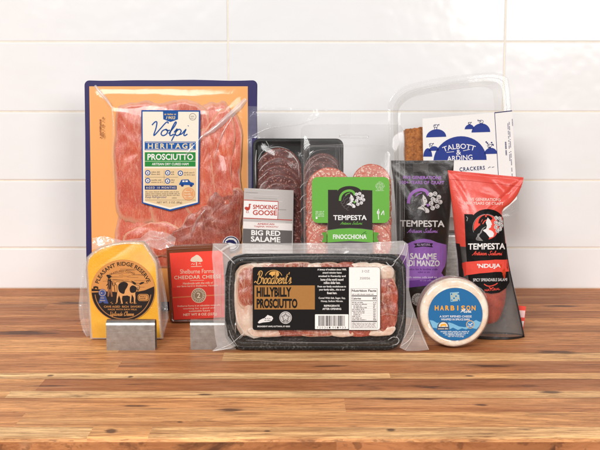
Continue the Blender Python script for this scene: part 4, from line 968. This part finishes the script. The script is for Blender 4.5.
# ================================================================== ROUND CHEESE
def round_cheese():
    F = Frame(454, 349.5, lean=5, thick=.03)
    t = thing('round_cheese', F, 'small round white cheese in clear wrap with a round blue label, standing on its rim', 'cheese')
    cu, cv = F.uv(454.4, 315.4); rad = F.k * 35.0; cv = max(cv, rad * .995)
    def circ(r, w, amp=.008, seed=0, n=72, cy=0): return [(cu + r * math.cos(R(i * 360 / n)) * (1 + amp * nz(math.cos(R(i * 360 / n)) * 2.2, math.sin(R(i * 360 / n)) * 2.2, seed)), cv + cy + r * math.sin(R(i * 360 / n)) * (1 + amp * nz(math.cos(R(i * 360 / n)) * 2.2, math.sin(R(i * 360 / n)) * 2.2, seed)), w) for i in range(n)]
    rk = NT('bloomy_rind'); co = rk.coord(); n1 = rk.noise(co, 70, 5, .6); n2 = rk.noise(co, 260, 3)
    c = rk.mix(rk.ramp(n1, [(.36, (0, 0, 0, 1)), (.66, (1, 1, 1, 1))]), C(253, 240, 222, .95), C(234, 202, 170, .92)); c = rk.mix(rk.math('MULTIPLY', rk.ramp(n2, [(.62, (0, 0, 0, 1)), (.74, (1, 1, 1, 1))]), .3), c, C(214, 170, 140))
    RIND = rk.bsdf(Base_Color=c, Roughness=.7, Normal=rk.bump(rk.math('ADD', n1, n2), .4, .0018), Subsurface_Weight=.15, Subsurface_Radius=(.003, .002, .001), Subsurface_Scale=.5)
    BARK = plain('bark_band', C(198, 104, 80), .6, .3, var=.35, vsc=120, bump=.5)
    R0 = rad * .985
    vs, fs = loft([circ(R0 * k, w) for k, w in ((.9, -.030), (.97, -.0285), (1, -.026), (1, -.004), (.985, -.0018), (.955, -.0005), (.9, 0), (.5, .0002), (.05, .0003))])
    obj('cheese_wheel', vs, fs, RIND, t)
    vs, fs = loft([circ(R0 * 1.006, -.0245), circ(R0 * 1.014, -.023), circ(R0 * 1.014, -.0065), circ(R0 * 1.004, -.0045)], False, False); obj('bark_band', vs, fs, BARK, t)
    fr_ = []
    for k, w, a in ((.92, -.0312, .01), (1.0, -.0290, .02), (1.022, -.024, .014), (1.022, -.006, .014), (1.006, -.001, .02), (.97, .0012, .016), (.88, .0017, .01), (.8, .0014, .004), (.77, .0006, .002)): fr_.append(circ(R0 * k, w, a, 4))
    for q in fr_:
        for i, p in enumerate(q): q[i] = (p[0], max(p[1], .0002), p[2] + .0007 * nz(i * .8, p[2] * 90, 2))
    vs, fs = loft(fr_, False, False); obj('film', vs, fs, FILMW, t)
    folds('film_fold', F, [([(440, 282), (450, 279.5), (462, 279.5), (474, 283)], 2.2, .0015), ([(472, 284), (482, 290), (487, 298)], 1.6, .001), ([(424, 296), (432, 287), (441, 282.5)], 1.6, .001)], FOLDS, t, .0012)
    w0, w1 = .0017, .0021; bl = ink(40, 110, 166)
    lb = label_part(F, ellipse(455.4, 314.2, 27.1, 26.4, 56), bl, t, w0, w1)
    A = Art(F, w1); lbk = ink(126, 186, 220); og = ink(246, 172, 48); tn = ink(214, 178, 120); nv = ink(30, 84, 140)
    A.poly([(450, 292.6), (458.8, 292), (459.9, 300.8), (450.6, 301.8)], ink(150, 196, 214), 1)
    rg = random.Random(8)
    for j in range(4):
        for i in range(4): x, y = 450.9 + i * 2.2 + j * .1, 293.4 + j * 2.05; A.rect(x, y, x + rg.uniform(1, 1.7), y + rg.uniform(1, 1.5), tn if (i + j) % 3 else nv, 2)
    for k, ch in enumerate('HARBISON'): x = 434.7 + k * 5.27; A.text(ch, x + (1.4 if ch == 'I' else 0), x + (2.5 if ch == 'I' else 3.9), 305.5, 310.4, og, 2, .04)
    A.script('Mini', 460.6, 471.6, 308.6, 312.4, .6, ink(232, 238, 240), 3, .3)
    A.text('A SOFT RIPENED CHEESE', 439.6, 471.6, 315.4, 317.4, WHITE, 2, .01); A.text('WRAPPED IN SPRUCE BARK', 441, 470, 318.4, 320.4, WHITE, 2, .01)
    A.poly([(429.6, 320), (433, 320.6), (437, 323), (441, 322.2), (444, 324.4), (449, 322.4), (453, 323.6), (459, 326.4), (465, 327.2), (470, 325), (473, 321.4), (476, 320), (479, 321.6), (481, 322), (479.3, 326), (476.5, 329), (470, 327.6), (466, 329.4), (462, 328.2), (458, 330), (453, 327.6), (449, 329.6), (444, 327.6), (440, 330), (436, 328), (432.6, 327.6)], lbk, 1)
    A.poly(ellipse(443.2, 327.2, 6, 6, 20, 180, 360) + [(449.4, 328.6), (449.4, 330), (437, 330), (437, 328.6)], ink(70, 80, 100), 2); A.poly(ellipse(443.2, 326.8, 4.7, 4.7, 20, 180, 360), ink(226, 224, 214), 3)
    A.poly([(440.2, 326.6), (440.6, 324.4), (442.4, 323.8), (445.2, 323.6), (446.4, 324.4), (446.2, 326.6), (445.2, 326.6), (445, 325.6), (442, 325.8), (441.6, 326.6)], og, 4); A.small(438, 448.6, 328.6, 1.3, ink(230, 226, 220), 3, 3)
    A.disc(470.2, 324.4, 4.1, tn, 2); A.disc(470.2, 324.4, 3.3, ink(60, 130, 190), 3); A.stroke([(468.2, 323.6), (470, 324.8), (472.4, 323)], .9, ink(226, 236, 240), 4); A.small(468, 472.6, 326, 1, WHITE, 4, 4)
    for x0, x1, y, sd in ((440.6, 470, 331.4, 1), (443, 468.4, 333, 2), (445, 466, 334.6, 3)): A.small(x0, x1, y, 1.3, ink(220, 232, 240), 2, sd)
    A.text('NET WT 9 OZ (255g)', 448, 463.6, 335.6, 337.4, ink(232, 238, 240), 2, .02)
    A.build('lettering', lb)
round_cheese()

# ================================================================== YELLOW CHEESE WEDGE
def cheese_wedge():
    F = Frame(124, 340, lean=2, thick=.04)
    t = thing('cheese_wedge', F, 'yellow cheese wedge sealed in clear film with a round orange and dark brown label', 'cheese')
    out = [(90.6, 339.6), (89, 315), (87.4, 290), (86, 266), (87.5, 258), (93, 252), (101, 247.2), (112, 243.8), (125, 242), (137, 241.8), (143.6, 242.6), (148, 248.4), (153.4, 256.5), (157, 263), (158, 275), (159.2, 300), (161, 325), (162.4, 339.4)]
    def ring(ins, w, amp=0.0):
        n = len(out); q = []
        cx, cy = 124, 292
        for i, (x, y) in enumerate(out):
            q.append(F.uv(cx + (x - cx) * (1 - ins / 37), cy + (y - cy) * (1 - ins / 49), 0) + (w,))
        d = []
        for i in range(n):
            a, b = q[i], q[(i + 1) % n]
            for m in range(4): f = m / 4; d.append((a[0] + (b[0] - a[0]) * f, max(a[1] + (b[1] - a[1]) * f + amp * nz(i * .9 + f, w * 80), .0001 if ins >= 0 else .0001), w + amp * nz(i * 1.3 + f, 5)))
        return d[::-1]
    ck = NT('yellow_cheese'); co = ck.coord(); n1 = ck.noise(co, 40, 4); n2 = ck.noise(co, 500, 2); geo = ck.attr('rim')
    c = ck.mix(ck.ramp(n1, [(.35, (0, 0, 0, 1)), (.7, (1, 1, 1, 1))]), C(246, 172, 18), C(250, 190, 48)); c = ck.mix(ck.math('MULTIPLY', ck.ramp(n2, [(.58, (0, 0, 0, 1)), (.68, (1, 1, 1, 1))]), .25), c, C(252, 210, 104))
    CH = ck.bsdf(Base_Color=c, Roughness=.38, Normal=ck.bump(ck.math('ADD', n1, n2), .2, .001), Subsurface_Weight=.15, Subsurface_Radius=(.004, .002, .0008), Subsurface_Scale=.5)
    vs, fs = loft([ring(9, -.040), ring(7, -.038), ring(.4, -.004), ring(.8, -.0012), ring(1.8, 0)]); obj('cheese_block', vs, fs, CH, t, auto=45)
    EDGE = film_mat('cloudy_edge_film', .28, .2, .97, 1.2, .5, 150)
    vs, fs = loft([ring(7, -.041), ring(6, -.038, .0008), ring(-.5, -.006, .0008), ring(-.4, -.0006, .0006), ring(.9, .0005, .0002), ring(2.0, .0006, 0)], False, False); obj('film_edge', vs, fs, EDGE, t, auto=60)
    vs, fs = loft([ring(1.2, .0008), ring(8, .0009), ring(30, .0009)], False, True); obj('film', vs, fs, FILM, t)
    # sealed side fins of the bag
    wf = lambda u, v: -.018 + .003 * nz(u * 60, v * 40) + .0012 * nz(u * 160, v * 120)
    sheet('film_fin', F, [(92, 252), (86.5, 257), (82.5, 266), (80.5, 285), (78.4, 305), (79.4, 318), (83.5, 332), (88, 339.5), (93, 341), (92, 320), (88, 262)], wf, FINW, t, .003)
    sheet('film_fin', F, [(143, 241), (150, 246), (158, 257), (161.5, 268), (164.5, 285), (167.6, 305), (168.6, 318), (165, 330), (162.6, 340), (160, 340), (158, 300), (154, 258)], wf, FINW, t, .003)
    sheet('film_fin', F, [(92, 250), (93, 238), (104, 236), (122, 240.5), (140, 238), (150, 230), (168, 233), (176, 238), (174, 246), (160, 250), (150, 247), (143, 243), (125, 243.5), (108, 247)], lambda u, v: -.022 + .004 * nz(u * 50, v * 60) + .0015 * nz(u * 200, v * 140), FINW, t, .003)
    folds('film_fold', F, [([(87, 262), (83.5, 285), (82.5, 310), (86.5, 330), (90, 339)], 1.4, .0012), ([(84.5, 268), (81.5, 290), (80.6, 312), (84, 326)], 1.0, .001), ([(158.4, 262), (162, 282), (165.6, 305), (166.6, 318), (163, 332)], 1.3, .0012), ([(157, 258), (160, 270), (160.6, 300), (162, 325)], 1.0, .001), ([(144, 242.4), (150, 239), (158, 240), (168, 236)], 2.0, .0015), ([(152, 236), (160, 237.5), (170, 242)], 1.6, .0015), ([(96, 246), (104, 240.5), (116, 239.5)], 1.3, .001), ([(160, 247), (166, 243), (174, 240)], 1.4, .0012), ([(84, 330), (89, 339), (96, 341)], 1.2, .001)], FOLDS, t, -.014)
    # label
    w0, w1 = .0011, .0014; tan = ink(216, 148, 84); dk = ink(44, 35, 32); md = ink(150, 100, 66)
    cx, cy, r = 123, 290.6, 32
    lb = label_part(F, ellipse(cx, cy, r, r * .97, 64), tan, t, w0, w1)
    A = Art(F, w1); Y = lambda x, y: (90 + x / 8.57, 258 + y / 8.57)
    def P(*p): return [Y(*q) for q in p]
    rg = random.Random(6)
    for i in range(24):
        y = rg.uniform(268, 287); hw = math.sqrt(max(1, 22 ** 2 - (y - 289) ** 2)); x0 = cx + rg.uniform(-hw, hw * .6); A.stroke([(x0, y), (x0 + rg.uniform(4, 9), y + rg.uniform(-.4, .6)), (x0 + rg.uniform(10, 15), y + rg.uniform(-.3, .6))], .35, md, 1, 3)
    low = [(cx + (r - .6) * math.cos(R(a)), cy + (r - .6) * .97 * math.sin(R(a))) for a in range(-8, 190, 6)]
    A.poly(low + P((60, 268), (100, 268), (120, 285), (210, 290), (300, 305), (400, 290), (470, 276)), dk, 1)
    A.ring(cx, cy, 28.2, .8, ink(176, 120, 76), 2, 8, 172)
    A.poly(P((5, 285), (90, 284), (100, 292), (6, 296)), tan, 2)
    A.text('PLEASANT RIDGE RESERVE', 0, 0, 0, 4.0, dk, 3, .02, 0, 1.05, arc=(cx, cy + .4, 25.3, 163, 19))
    A.text('GRASS-FED COWS', 0, 0, 0, 1.9, ink(120, 78, 52), 3, .015, arc=(cx, 296, 24, 124, 62))
    # farmhouse, farmer, cow
    A.poly(P((28, 262), (30, 244), (50, 240), (70, 246), (72, 266), (60, 266), (58, 256), (44, 256), (42, 264)), dk, 3)
    A.poly(P((138, 150), (150, 142), (170, 146), (190, 160), (176, 166), (172, 176), (152, 172), (150, 160)), dk, 4); A.stroke(P((160, 175), (156, 200), (158, 240), (152, 262)), .9, dk, 4); A.stroke(P((172, 180), (176, 220), (170, 268)), 1.6, dk, 4); A.stroke(P((158, 190), (186, 200), (200, 240)), .7, dk, 4); A.stroke(P((160, 215), (140, 236)), .7, dk, 4)
    A.poly(P((150, 190), (176, 184), (190, 210), (186, 268), (196, 330), (182, 332), (172, 280), (162, 330), (150, 328), (154, 262)), md, 3)
    cow = P((214, 214), (232, 202), (262, 206), (300, 200), (345, 204), (366, 216), (384, 228), (400, 232), (420, 236), (426, 246), (416, 272), (404, 290), (396, 282), (390, 300), (392, 340), (388, 388), (376, 390), (374, 340), (360, 312), (356, 350), (352, 386), (340, 386), (342, 330), (320, 322), (280, 326), (276, 350), (284, 392), (268, 392), (258, 344), (250, 320), (240, 350), (238, 380), (224, 380), (228, 330), (234, 280), (232, 236))
    A.poly(cow, ink(228, 164, 104), 4); A.stroke(cow, .45, dk, 5, 0, True)
    A.poly(catmull(P((242, 240), (258, 214), (300, 204), (326, 222), (318, 250), (302, 276), (292, 306), (262, 298), (246, 276)), 4, True), dk, 5); A.poly(catmull(P((344, 250), (366, 234), (394, 246), (402, 262), (388, 292), (356, 298), (342, 280)), 4, True), dk, 5)
    A.poly(P((350, 194), (368, 198), (392, 212), (396, 226), (376, 222)), dk, 5); A.poly(P((420, 222), (440, 206), (466, 204), (456, 218), (430, 228)), dk, 5); A.stroke(P((412, 244), (404, 280)), .5, dk, 6); A.stroke(P((398, 262), (416, 274)), .5, dk, 6); A.stroke(P((218, 216), (208, 240), (214, 290)), .5, dk, 5)
    for i in range(16): x = rg.uniform(150, 400); A.stroke(P((x, rg.uniform(378, 392)), (x + 14, rg.uniform(374, 392))), .4, tan, 3)
    # rosette and badge
    bl = ink(72, 86, 140); A.poly(P((92, 318), (72, 388), (98, 384), (112, 372), (122, 388), (160, 390), (134, 324)), bl, 6); A.disc(*Y(107, 298), 3.9, bl, 7); A.ring(*Y(107, 298), 3, .5, ink(196, 170, 150), 8); A.small(*[Y(94, 0)[0], Y(120, 0)[0]], Y(0, 298)[1], 1.4, ink(214, 190, 170), 8, 1); A.small(Y(92, 0)[0], Y(124, 0)[0], Y(0, 340)[1], 1.3, ink(190, 170, 160), 8, 2); A.small(Y(86, 0)[0], Y(134, 0)[0], Y(0, 362)[1], 1.3, ink(190, 170, 160), 8, 3)
    A.rect(*Y(410, 308), *Y(506, 368), tan, 6, 2.4); A.rect(*Y(415, 313), *Y(501, 363), dk, 7, 2); A.rect(*Y(419, 317), *Y(497, 359), tan, 8, 1.7); A.small(Y(430, 0)[0], Y(488, 0)[0], Y(0, 330)[1], 1.2, dk, 9, 4); A.small(Y(428, 0)[0], Y(490, 0)[0], Y(0, 346)[1], 1.2, dk, 9, 5)
    A.text('CAVE AGED  RICH  SAVORY', 104, 142, 305.6, 307.6, tan, 4, .015); A.text('MADE WITH RAW MILK', 108, 137, 308.6, 310.2, tan, 4, .01)
    A.script('Uplands Cheese', 110.5, 134, 311.6, 315.6, .5, tan, 4, .25)
    A.build('lettering', lb)
FINW = film_mat('bag_fin_film', .22, .14, .96, 1.2, .5, 110)
cheese_wedge()

# ================================================================== CHEDDAR BLOCK
def cheddar_block():
    F = Frame(198, 323.5, lean=2, thick=.02)
    t = thing('cheddar_block', F, 'brown wrapped cheddar block with a red label, just right of the yellow wedge', 'cheese')
    rot = 2.2
    WX = foil('dark_amber_wrap', C(126, 66, 36), .25, .3, 90, .4)
    pts = [(165.8, 249), (168, 246.8), (226, 244.6), (229, 247), (232, 320), (229.5, 323), (172, 324), (169.5, 321.5)]
    def ring(ins, w):
        n = len(pts); d = []
        for i in range(n):
            a, b = pts[i], pts[(i + 1) % n]
            for m in range(5): f = m / 5; x, y = a[0] + (b[0] - a[0]) * f, a[1] + (b[1] - a[1]) * f; u, v = F.uv(198 + (x - 198) * (1 - ins / 32), 285 + (y - 285) * (1 - ins / 38)); d.append((u, max(v, .0002), w))
        return d[::-1]
    vs, fs = loft([ring(2, -.024), ring(.2, -.022), ring(0, -.004), ring(.8, -.0012), ring(1.8, -.0004), ring(2.6, -.0012), ring(4, -.0012)]); obj('wrapped_block', vs, fs, WX, t, auto=50)
    folds('wrap_crease', F, [([(167, 249.5), (190, 248.4), (226, 247.2)], 1.6, .0007), ([(167.4, 252), (169.4, 285), (171.6, 318)], 1.4, .0007), ([(172, 321.6), (200, 320.6), (228, 320)], 1.4, .0007)], WX, t, -.001)
    w0, w1 = -.0011, .0002; rd = ink(252, 78, 62, k=.95); cr = ink(252, 232, 206); tp = ink(160, 138, 110)
    lb = label_part(F, [(169.6, 253.2), (222.4, 250.4), (226.6, 317.2), (174, 319.8)], rd, t, w0, w1)
    A = Art(F, w1)
    A.poly([(174 - 2.6, 288), (224.6, 285), (226.5, 317), (174.1, 319.6)], ink(240, 72, 60), 0)
    A.poly(catmull([(190.6, 261), (191.4, 258.2), (194, 256.4), (196.8, 254.8), (199.4, 256), (201.6, 258.4), (202.6, 261), (200.4, 262), (197.6, 261.6), (194, 262)], 4, True), cr, 2)
    A.stroke([(196.5, 261), (196.6, 265.6)], .9, cr, 2); A.stroke([(191, 266.6), (202, 266.2)], .5, cr, 2); A.stroke([(191.4, 264.6), (192.4, 263.4), (193.8, 264.6), (194.8, 263.6)], .5, cr, 2); A.stroke([(198.6, 264.2), (199.8, 263), (201, 264.2)], .5, cr, 2)
    A.script('Shelburne Farms', 180, 214, 268.6, 273.4, .5, cr, 2, .0, rot=1) if False else A.text('Shelburne Farms', 180.2, 213.6, 269, 273.4, cr, 2, .0, rot=1.2)
    A.text('CHEDDAR CHEESE', 174.2, 221, 275.2, 278.8, cr, 2, .02, 0, 1.1, rot=1.5)
    A.stroke([(190, 280.6), (204, 280.2)], .35, cr, 2)
    A.text('Handmade with the milk of', 183, 213, 281.9, 284.1, cr, 2, .008, rot=1.6); A.text('our farm herd in Shelburne, Vermont', 177, 218, 284.8, 287, cr, 2, .008, rot=1.6)
    A.stroke([(172.6, 297.6), (198, 296), (225, 294.6)], 1.1, ink(238, 140, 96), 1)
    A.disc(198.7, 295.4, 7.4, cr, 3); A.disc(198.7, 295.4, 6.8, tp, 4); A.ring(198.7, 295.4, 4.4, .4, cr, 5)
    for a in range(0, 360, 20): A.stroke([(198.7 + 5.1 * math.cos(R(a)), 295.4 + 5.1 * math.sin(R(a))), (198.7 + 6.2 * math.cos(R(a + 7)), 295.4 + 6.2 * math.sin(R(a + 7)))], .6, cr, 5)
    A.text('2', 196.9, 200.4, 292.6, 298, cr, 6, .02)
    A.text('Shelburne Farms is an education nonprofit', 177.4, 220, 304.6, 306.8, cr, 2, .01, rot=1.8); A.text('working for a good and', 183, 215, 307.4, 309.3, cr, 2, .008, rot=1.8); A.text('sustainable future', 189, 210, 309.8, 311.6, cr, 2, .008, rot=1.8)
    A.text('NET WT 8 OZ (227g)', 183.4, 217, 313, 316.2, cr, 2, .02, rot=1.8)
    A.build('lettering', lb)
cheddar_block()

# ================================================================== HAM TRAY IN FRONT
def ham_tray():
    F = Frame(316, 351.6, lean=3, thick=.022)
    t = thing('ham_tray', F, 'black tray of sliced ham under film with a black and gold label, foremost', 'meat pack')
    x0, y1 = F.uv(224.2, 253.6); x1, _ = F.uv(406.4, 253.6)
    vs, fs = loft(rr_rings(x0, .0006, x1, y1, .021, [(.007, -.0235), (.005, -.0225), (.0012, -.002), (0, -.001), (.0006, 0), (.0026, .0002), (.0034, -.0006), (.0042, -.0006), (.0052, .0001), (.0085, -.0006), (.0125, -.0125), (.015, -.0135)], 8)); obj('tray', vs, fs, FOAM, t, auto=50)
    rg = random.Random(21)
    def sl(pts, m, w, sd, bulge=.002, rip=.0016, name='ham_slice', tilt=(0, 0)): slice_mesh(name, px_outline(F, pts, w), m, t, w, bulge, rip, 75, sd, .0016, tilt, 11, .05)
    sl([(240, 266), (300, 263), (360, 263), (392, 268), (396, 300), (392, 330), (330, 335), (262, 335), (240, 332), (236, 300)], HAMB, -.0085, 1)
    sl([(234, 300), (236, 276), (245, 266), (258, 264), (262, 290), (260, 316), (266, 333), (256, 338), (244, 334), (237, 322)], FAT, -.0062, 2)
    sl([(238, 272), (247, 265.5), (256, 268), (262, 280), (260, 306), (246, 309), (238, 303), (236.5, 286)], HAMB, -.0042, 3, .002, .002)
    for i, (xa, xb, m, ya) in enumerate(((254, 276, FAT, 263.4), (262, 292, HAMB, 264), (284, 312, HAMB, 262.6), (306, 326, FAT, 263.6), (316, 340, HAMB, 263), (336, 356, HAMD, 262.4), (350, 372, FAT, 263), (362, 384, FAT, 263.6), (376, 394, FAT, 266))):
        sl([(xa, ya + 3), (xa + 6, ya), (xb - 5, ya - .6), (xb, ya + 4), (xb - 2, ya + 12), (xa + 3, ya + 12)], m, -.0048 + .0003 * i, 30 + i, .0016, .0018)
    sl([(372, 282), (384, 276), (394, 280), (398, 300), (396, 320), (390, 331), (378, 334), (370, 322), (368, 300)], HAMD, -.0036, 7, .0022, .0022)
    sl([(378, 290), (384, 280), (392, 284), (396, 300), (392, 316), (384, 322), (379, 306)], HAMB, -.0030, 8, .0022, .0022)
    sl([(387, 286), (393, 282), (398, 292), (399, 310), (395, 326), (388, 328), (386, 308)], HAMD, -.0024, 13, .0022, .0022)
    for i, (xa, xb, m, yb) in enumerate(((250, 286, FAT, 336.4), (276, 312, HAMD, 335.6), (300, 336, HAMB, 336), (330, 356, FAT, 336.4), (346, 376, HAMD, 336), (366, 394, FAT, 335.4))):
        sl([(xa, yb - 8), (xb, yb - 9), (xb - 2, yb - 1.5), (xb - 10, yb + .4), (xa + 8, yb + .6), (xa + 1, yb - 1.4)], m, -.0046 + .0003 * i, 50 + i, .0014, .0016)
    # film drawn over the front, and the spare bag around it
    def wf(u, v):
        d = min(u - x0, x1 - u, v, y1 - v); f = max(0, min(1, d / .012)); f = f * f * (3 - 2 * f)
        return .0014 + .0012 * f + (.0008 * nz(u * 120, v * 60) + .0006 * nz(u * 40, v * 150)) * f
    sheet('film', F, [(226, 256), (404, 256), (405, 346), (226, 347)], wf, FILM, t, .003)
    wb = lambda u, v: .0009 + (.0022 * nz(u * 40, v * 36) + .0010 * nz(u * 120, v * 100)) * (1 if not (x0 < u < x1 and v < y1) else .2) + .0012
    BAG = film_mat('bag_film', .22, .13, .95, 1.2, .45, 90); BAGT = film_mat('bag_film_top', .3, .16, .92, 1.1, .35, 80)
    sheet('film_bag', F, [(213, 243.2), (240, 243.6), (300, 243), (360, 243.2), (403, 240.6), (408, 244), (406, 256), (398, 254.2), (320, 253.6), (246, 253.8), (234, 256.5), (228, 262), (225.4, 275), (213.4, 275), (212, 256)], wb, BAGT, t, .003)
    sheet('film_bag', F, [(213.4, 275), (225.4, 275), (225.2, 320), (228, 336), (236, 346), (231, 348.5), (222, 350.2), (212, 351.2), (217, 346.5), (215, 338), (213.5, 320), (214.5, 300)], wb, BAG, t, .003)
    sheet('film_bag', F, [(408, 244), (409.6, 262), (409, 290), (412, 305), (418, 322), (424, 337), (429, 349.6), (419, 351), (407, 351), (399.5, 347.5), (404, 336), (406, 320), (406.4, 262), (406, 256)], wb, BAG, t, .003)
    L1 = [([(214, 246), (222, 252), (229, 258), (235, 264)], 2.2, .002), ([(221, 251), (228, 246.5), (236, 244.5)], 3.6, .002), ([(229, 330), (232, 338), (238, 347)], .9, .001), ([(244, 333), (238, 338), (229, 345), (214, 350.6)], 1.0, .001), ([(243, 330), (243, 335), (239, 339)], .9, .0008), ([(213, 350.8), (222, 349.4), (232, 347.6)], 1.6, .0012),
          ([(404, 338), (410, 326), (413, 312)], 1.2, .001), ([(401, 346), (409, 340), (416, 330)], 1.2, .001), ([(405, 350), (413, 337), (414, 324)], .9, .001), ([(428.6, 349.4), (423, 338), (417.6, 323)], 1.2, .001), ([(396, 336), (399, 340), (397, 344), (392, 345)], 1.0, .0008), ([(388, 340), (393, 337), (398, 338)], .9, .0008),
          ([(405, 243), (403, 250), (398, 258), (393, 262)], 1.5, .0015), ([(408, 246), (406, 256), (402, 264)], 1.2, .001), ([(386, 262), (390, 266), (393, 265), (396, 260)], 1.4, .001)]
    folds('film_fold', F, L1, FOLD, t, .0032)
    L2 = [([(214, 262), (216, 290), (215, 320)], 1.6, .001), ([(221, 262), (220.6, 300), (222, 330)], 1.4, .001), ([(214, 244.4), (260, 245.2), (330, 244.4), (402, 242.4)], 1.4, .001), ([(250, 250.5), (310, 249), (380, 249.5)], 2, .0008), ([(246, 258), (300, 256.4), (360, 256.6), (392, 259)], 1.3, .0007), ([(232, 262), (229.4, 290), (230.4, 318), (236, 334)], 1.3, .0008), ([(402.4, 266), (404, 290), (403, 318), (398, 334)], 1.5, .0008), ([(384, 290), (390, 293), (397, 292)], .8, .0006), ([(376, 318), (386, 314), (398, 316)], .9, .0006), ([(380, 300), (388, 306), (396, 306)], .8, .0006), ([(246, 340), (290, 342), (340, 342.6), (388, 341)], 1.0, .0006), ([(238, 276), (246, 279), (251, 278)], .8, .0006), ([(240, 296), (244, 290), (250, 286)], .8, .0006), ([(275, 336), (300, 334), (330, 336.6)], .9, .0006)]
    folds('film_fold', F, L2, FOLDS, t, .0028)
    # label
    w0, w1 = .0034, .0038; bk = ink(22, 20, 20); gd = ink(172, 122, 66); gl = ink(216, 166, 96); wh = WHITE
    lb = label_part(F, rrect(252.6, 267, 380.2, 330, 2.4), bk, t, w0, w1)
    A = Art(F, w1)
    A.rect(254.4, 285.4, 314.8, 309.4, gd, 1)
    A.script("Broadbent's", 254.4, 291.5, 271.6, 283.6, .78, gl, 3, .22)
    A.ring(273.6, 277.6, 8.6, .55, gl, 2, 196, 344, 7.4)
    A.poly(catmull([(269.6, 273), (271.5, 271.6), (275, 271.2), (278, 272), (279, 274), (278.2, 276.2), (277.4, 276.2), (277, 275), (273.4, 275.2), (272.8, 276.4), (271.8, 276.2), (271, 274.8), (269.2, 274.6)], 3, True), ink(226, 172, 92), 2)
    A.text('HILLYBILLY', 256.6, 291.4, 287.2, 296.8, bk, 3, .055); A.text('PROSCIUTTO', 256.6, 297.4, 298.6, 308.2, bk, 3, .055)
    A.poly([(257.8, 322.4), (259.6, 320.2), (262.6, 318.6), (264.4, 318.2), (266, 316.6), (267.6, 314.9), (270, 315.8), (271.8, 316.2), (273.2, 318.2), (271.8, 320.8), (269, 321.8), (263, 322.4), (259, 323.4)], ink(232, 228, 226), 2); A.small(265, 271.6, 318.4, 1, bk, 3, 1); A.small(264.6, 271, 320.2, 1, bk, 3, 2)
    A.disc(285.6, 317.6, 6.2, ink(204, 200, 198), 2); A.ring(285.6, 317.6, 5.2, .35, bk, 3)
    star = []
    for i in range(10): a = R(-90 + i * 36); q = 4.6 if i % 2 == 0 else 1.9; star.append((285.6 + q * math.cos(a), 317.6 + q * math.sin(a)))
    A.stroke(star, .6, bk, 3, 0, True); A.small(282.8, 288.6, 321.4, 1.1, bk, 4, 3); A.ring(285.6, 317.6, 3.2, .3, bk, 3)
    A.text('BROADBENT HAMS, KUTTAWA, KY 42055', 257.4, 290, 325.6, 327.3, wh, 2, .02)
    for tx_, x0_, x1_, y in (('A legacy of tradition since 1909,', 317.4, 346.4, 270), ('award winning hams', 322.6, 341.6, 273.2), ('smoked in Kentucky and', 318.4, 345.6, 276.6), ('home of the world record', 320.6, 343.4, 279.8), ('million dollar ham.', 323.8, 340.4, 283), ('From our family smokehouse to', 317.6, 346, 287), ('your family table... this is our', 319, 345, 290.1), ('finest ham.', 327, 337, 293.2)): A.text(tx_, x0_, x1_, y - 1.5, y + .9, wh, 2, .024)
    A.text('Cured With Salt, Sugar, Soy,', 318.6, 345.4, 297, 299.4, wh, 2, .015); A.text('Honey, Sodium Nitrate.', 321, 343, 300.2, 302.4, wh, 2, .015)
    A.text('REFRIGERATE', 324, 339.6, 304.8, 306.7, wh, 2, .025); A.text('AFTER OPENING', 322.4, 341.2, 307.9, 309.8, wh, 2, .025)
    A.rect(315, 314.3, 348.4, 329, wh, 2, .6)
    x = 318.6; r2 = random.Random(9)
    while x < 345: ww = r2.choice((.35, .35, .6, .9)); A.rect(x, 315.6, x + ww, 326, bk, 3); x += ww + r2.choice((.35, .4, .7))
    for i in range(12): A.text(r2.choice('0123456789'), 317 + i * 2.4 + (1 if i > 5 else 0), 318.3 + i * 2.4 + (1 if i > 5 else 0), 326.6, 328.4, bk, 3, .0)
    A.poly([(349, 267.2)] + [(x, y) for x, y in rrect(360, 267.2, 380, 329.8, 2.2)][14:] [::-1][:0] + [(377.6, 267.2), (379.4, 267.9), (380, 269.6), (380, 327.4), (379.4, 329.1), (377.6, 329.8), (349, 329.8)], wh, 1)
    A.text('3 OZ', 361.8, 369.4, 270, 272.4, ink(120, 116, 116), 2, .0); A.text('350056', 359.8, 370, 277, 279.4, ink(120, 116, 116), 2, .0)
    A.stroke([(351, 288.6), (377.2, 288.6), (377.2, 328.2), (351, 328.2)], .35, bk, 2, 0, True)
    A.text('Nutrition Facts', 351.8, 376.2, 289.4, 291.8, bk, 3, .03); A.small(352, 374, 294.2, 1.1, ink(90, 86, 86), 3, 1); A.rect(351.6, 295.4, 376.8, 296.3, bk, 3)
    A.text('Calories', 351.8, 361, 297.4, 299.4, bk, 3, .03); A.text('60', 372.6, 376.2, 296.9, 299.4, bk, 3, .03); A.rect(351.6, 300.4, 376.8, 300.9, bk, 3)
    for i in range(11):
        y = 302.4 + i * 1.72; A.small(352 + (1.5 if i in (2, 3, 6, 7) else 0), 352 + r2.uniform(9, 16), y, 1.1, ink(80, 76, 76), 3, i); A.small(373.2, 376.4, y, 1.1, ink(80, 76, 76), 3, i + 30); A.rect(351.6, y + .75, 376.8, y + .9, ink(150, 146, 146), 2)
    A.rect(351.6, 320.9, 376.8, 321.8, bk, 3)
    for i in range(4): A.small(352, 376, 323 + i * 1.35, .95, ink(90, 86, 86), 3, i + 50)
    A.build('lettering', lb)
ham_tray()
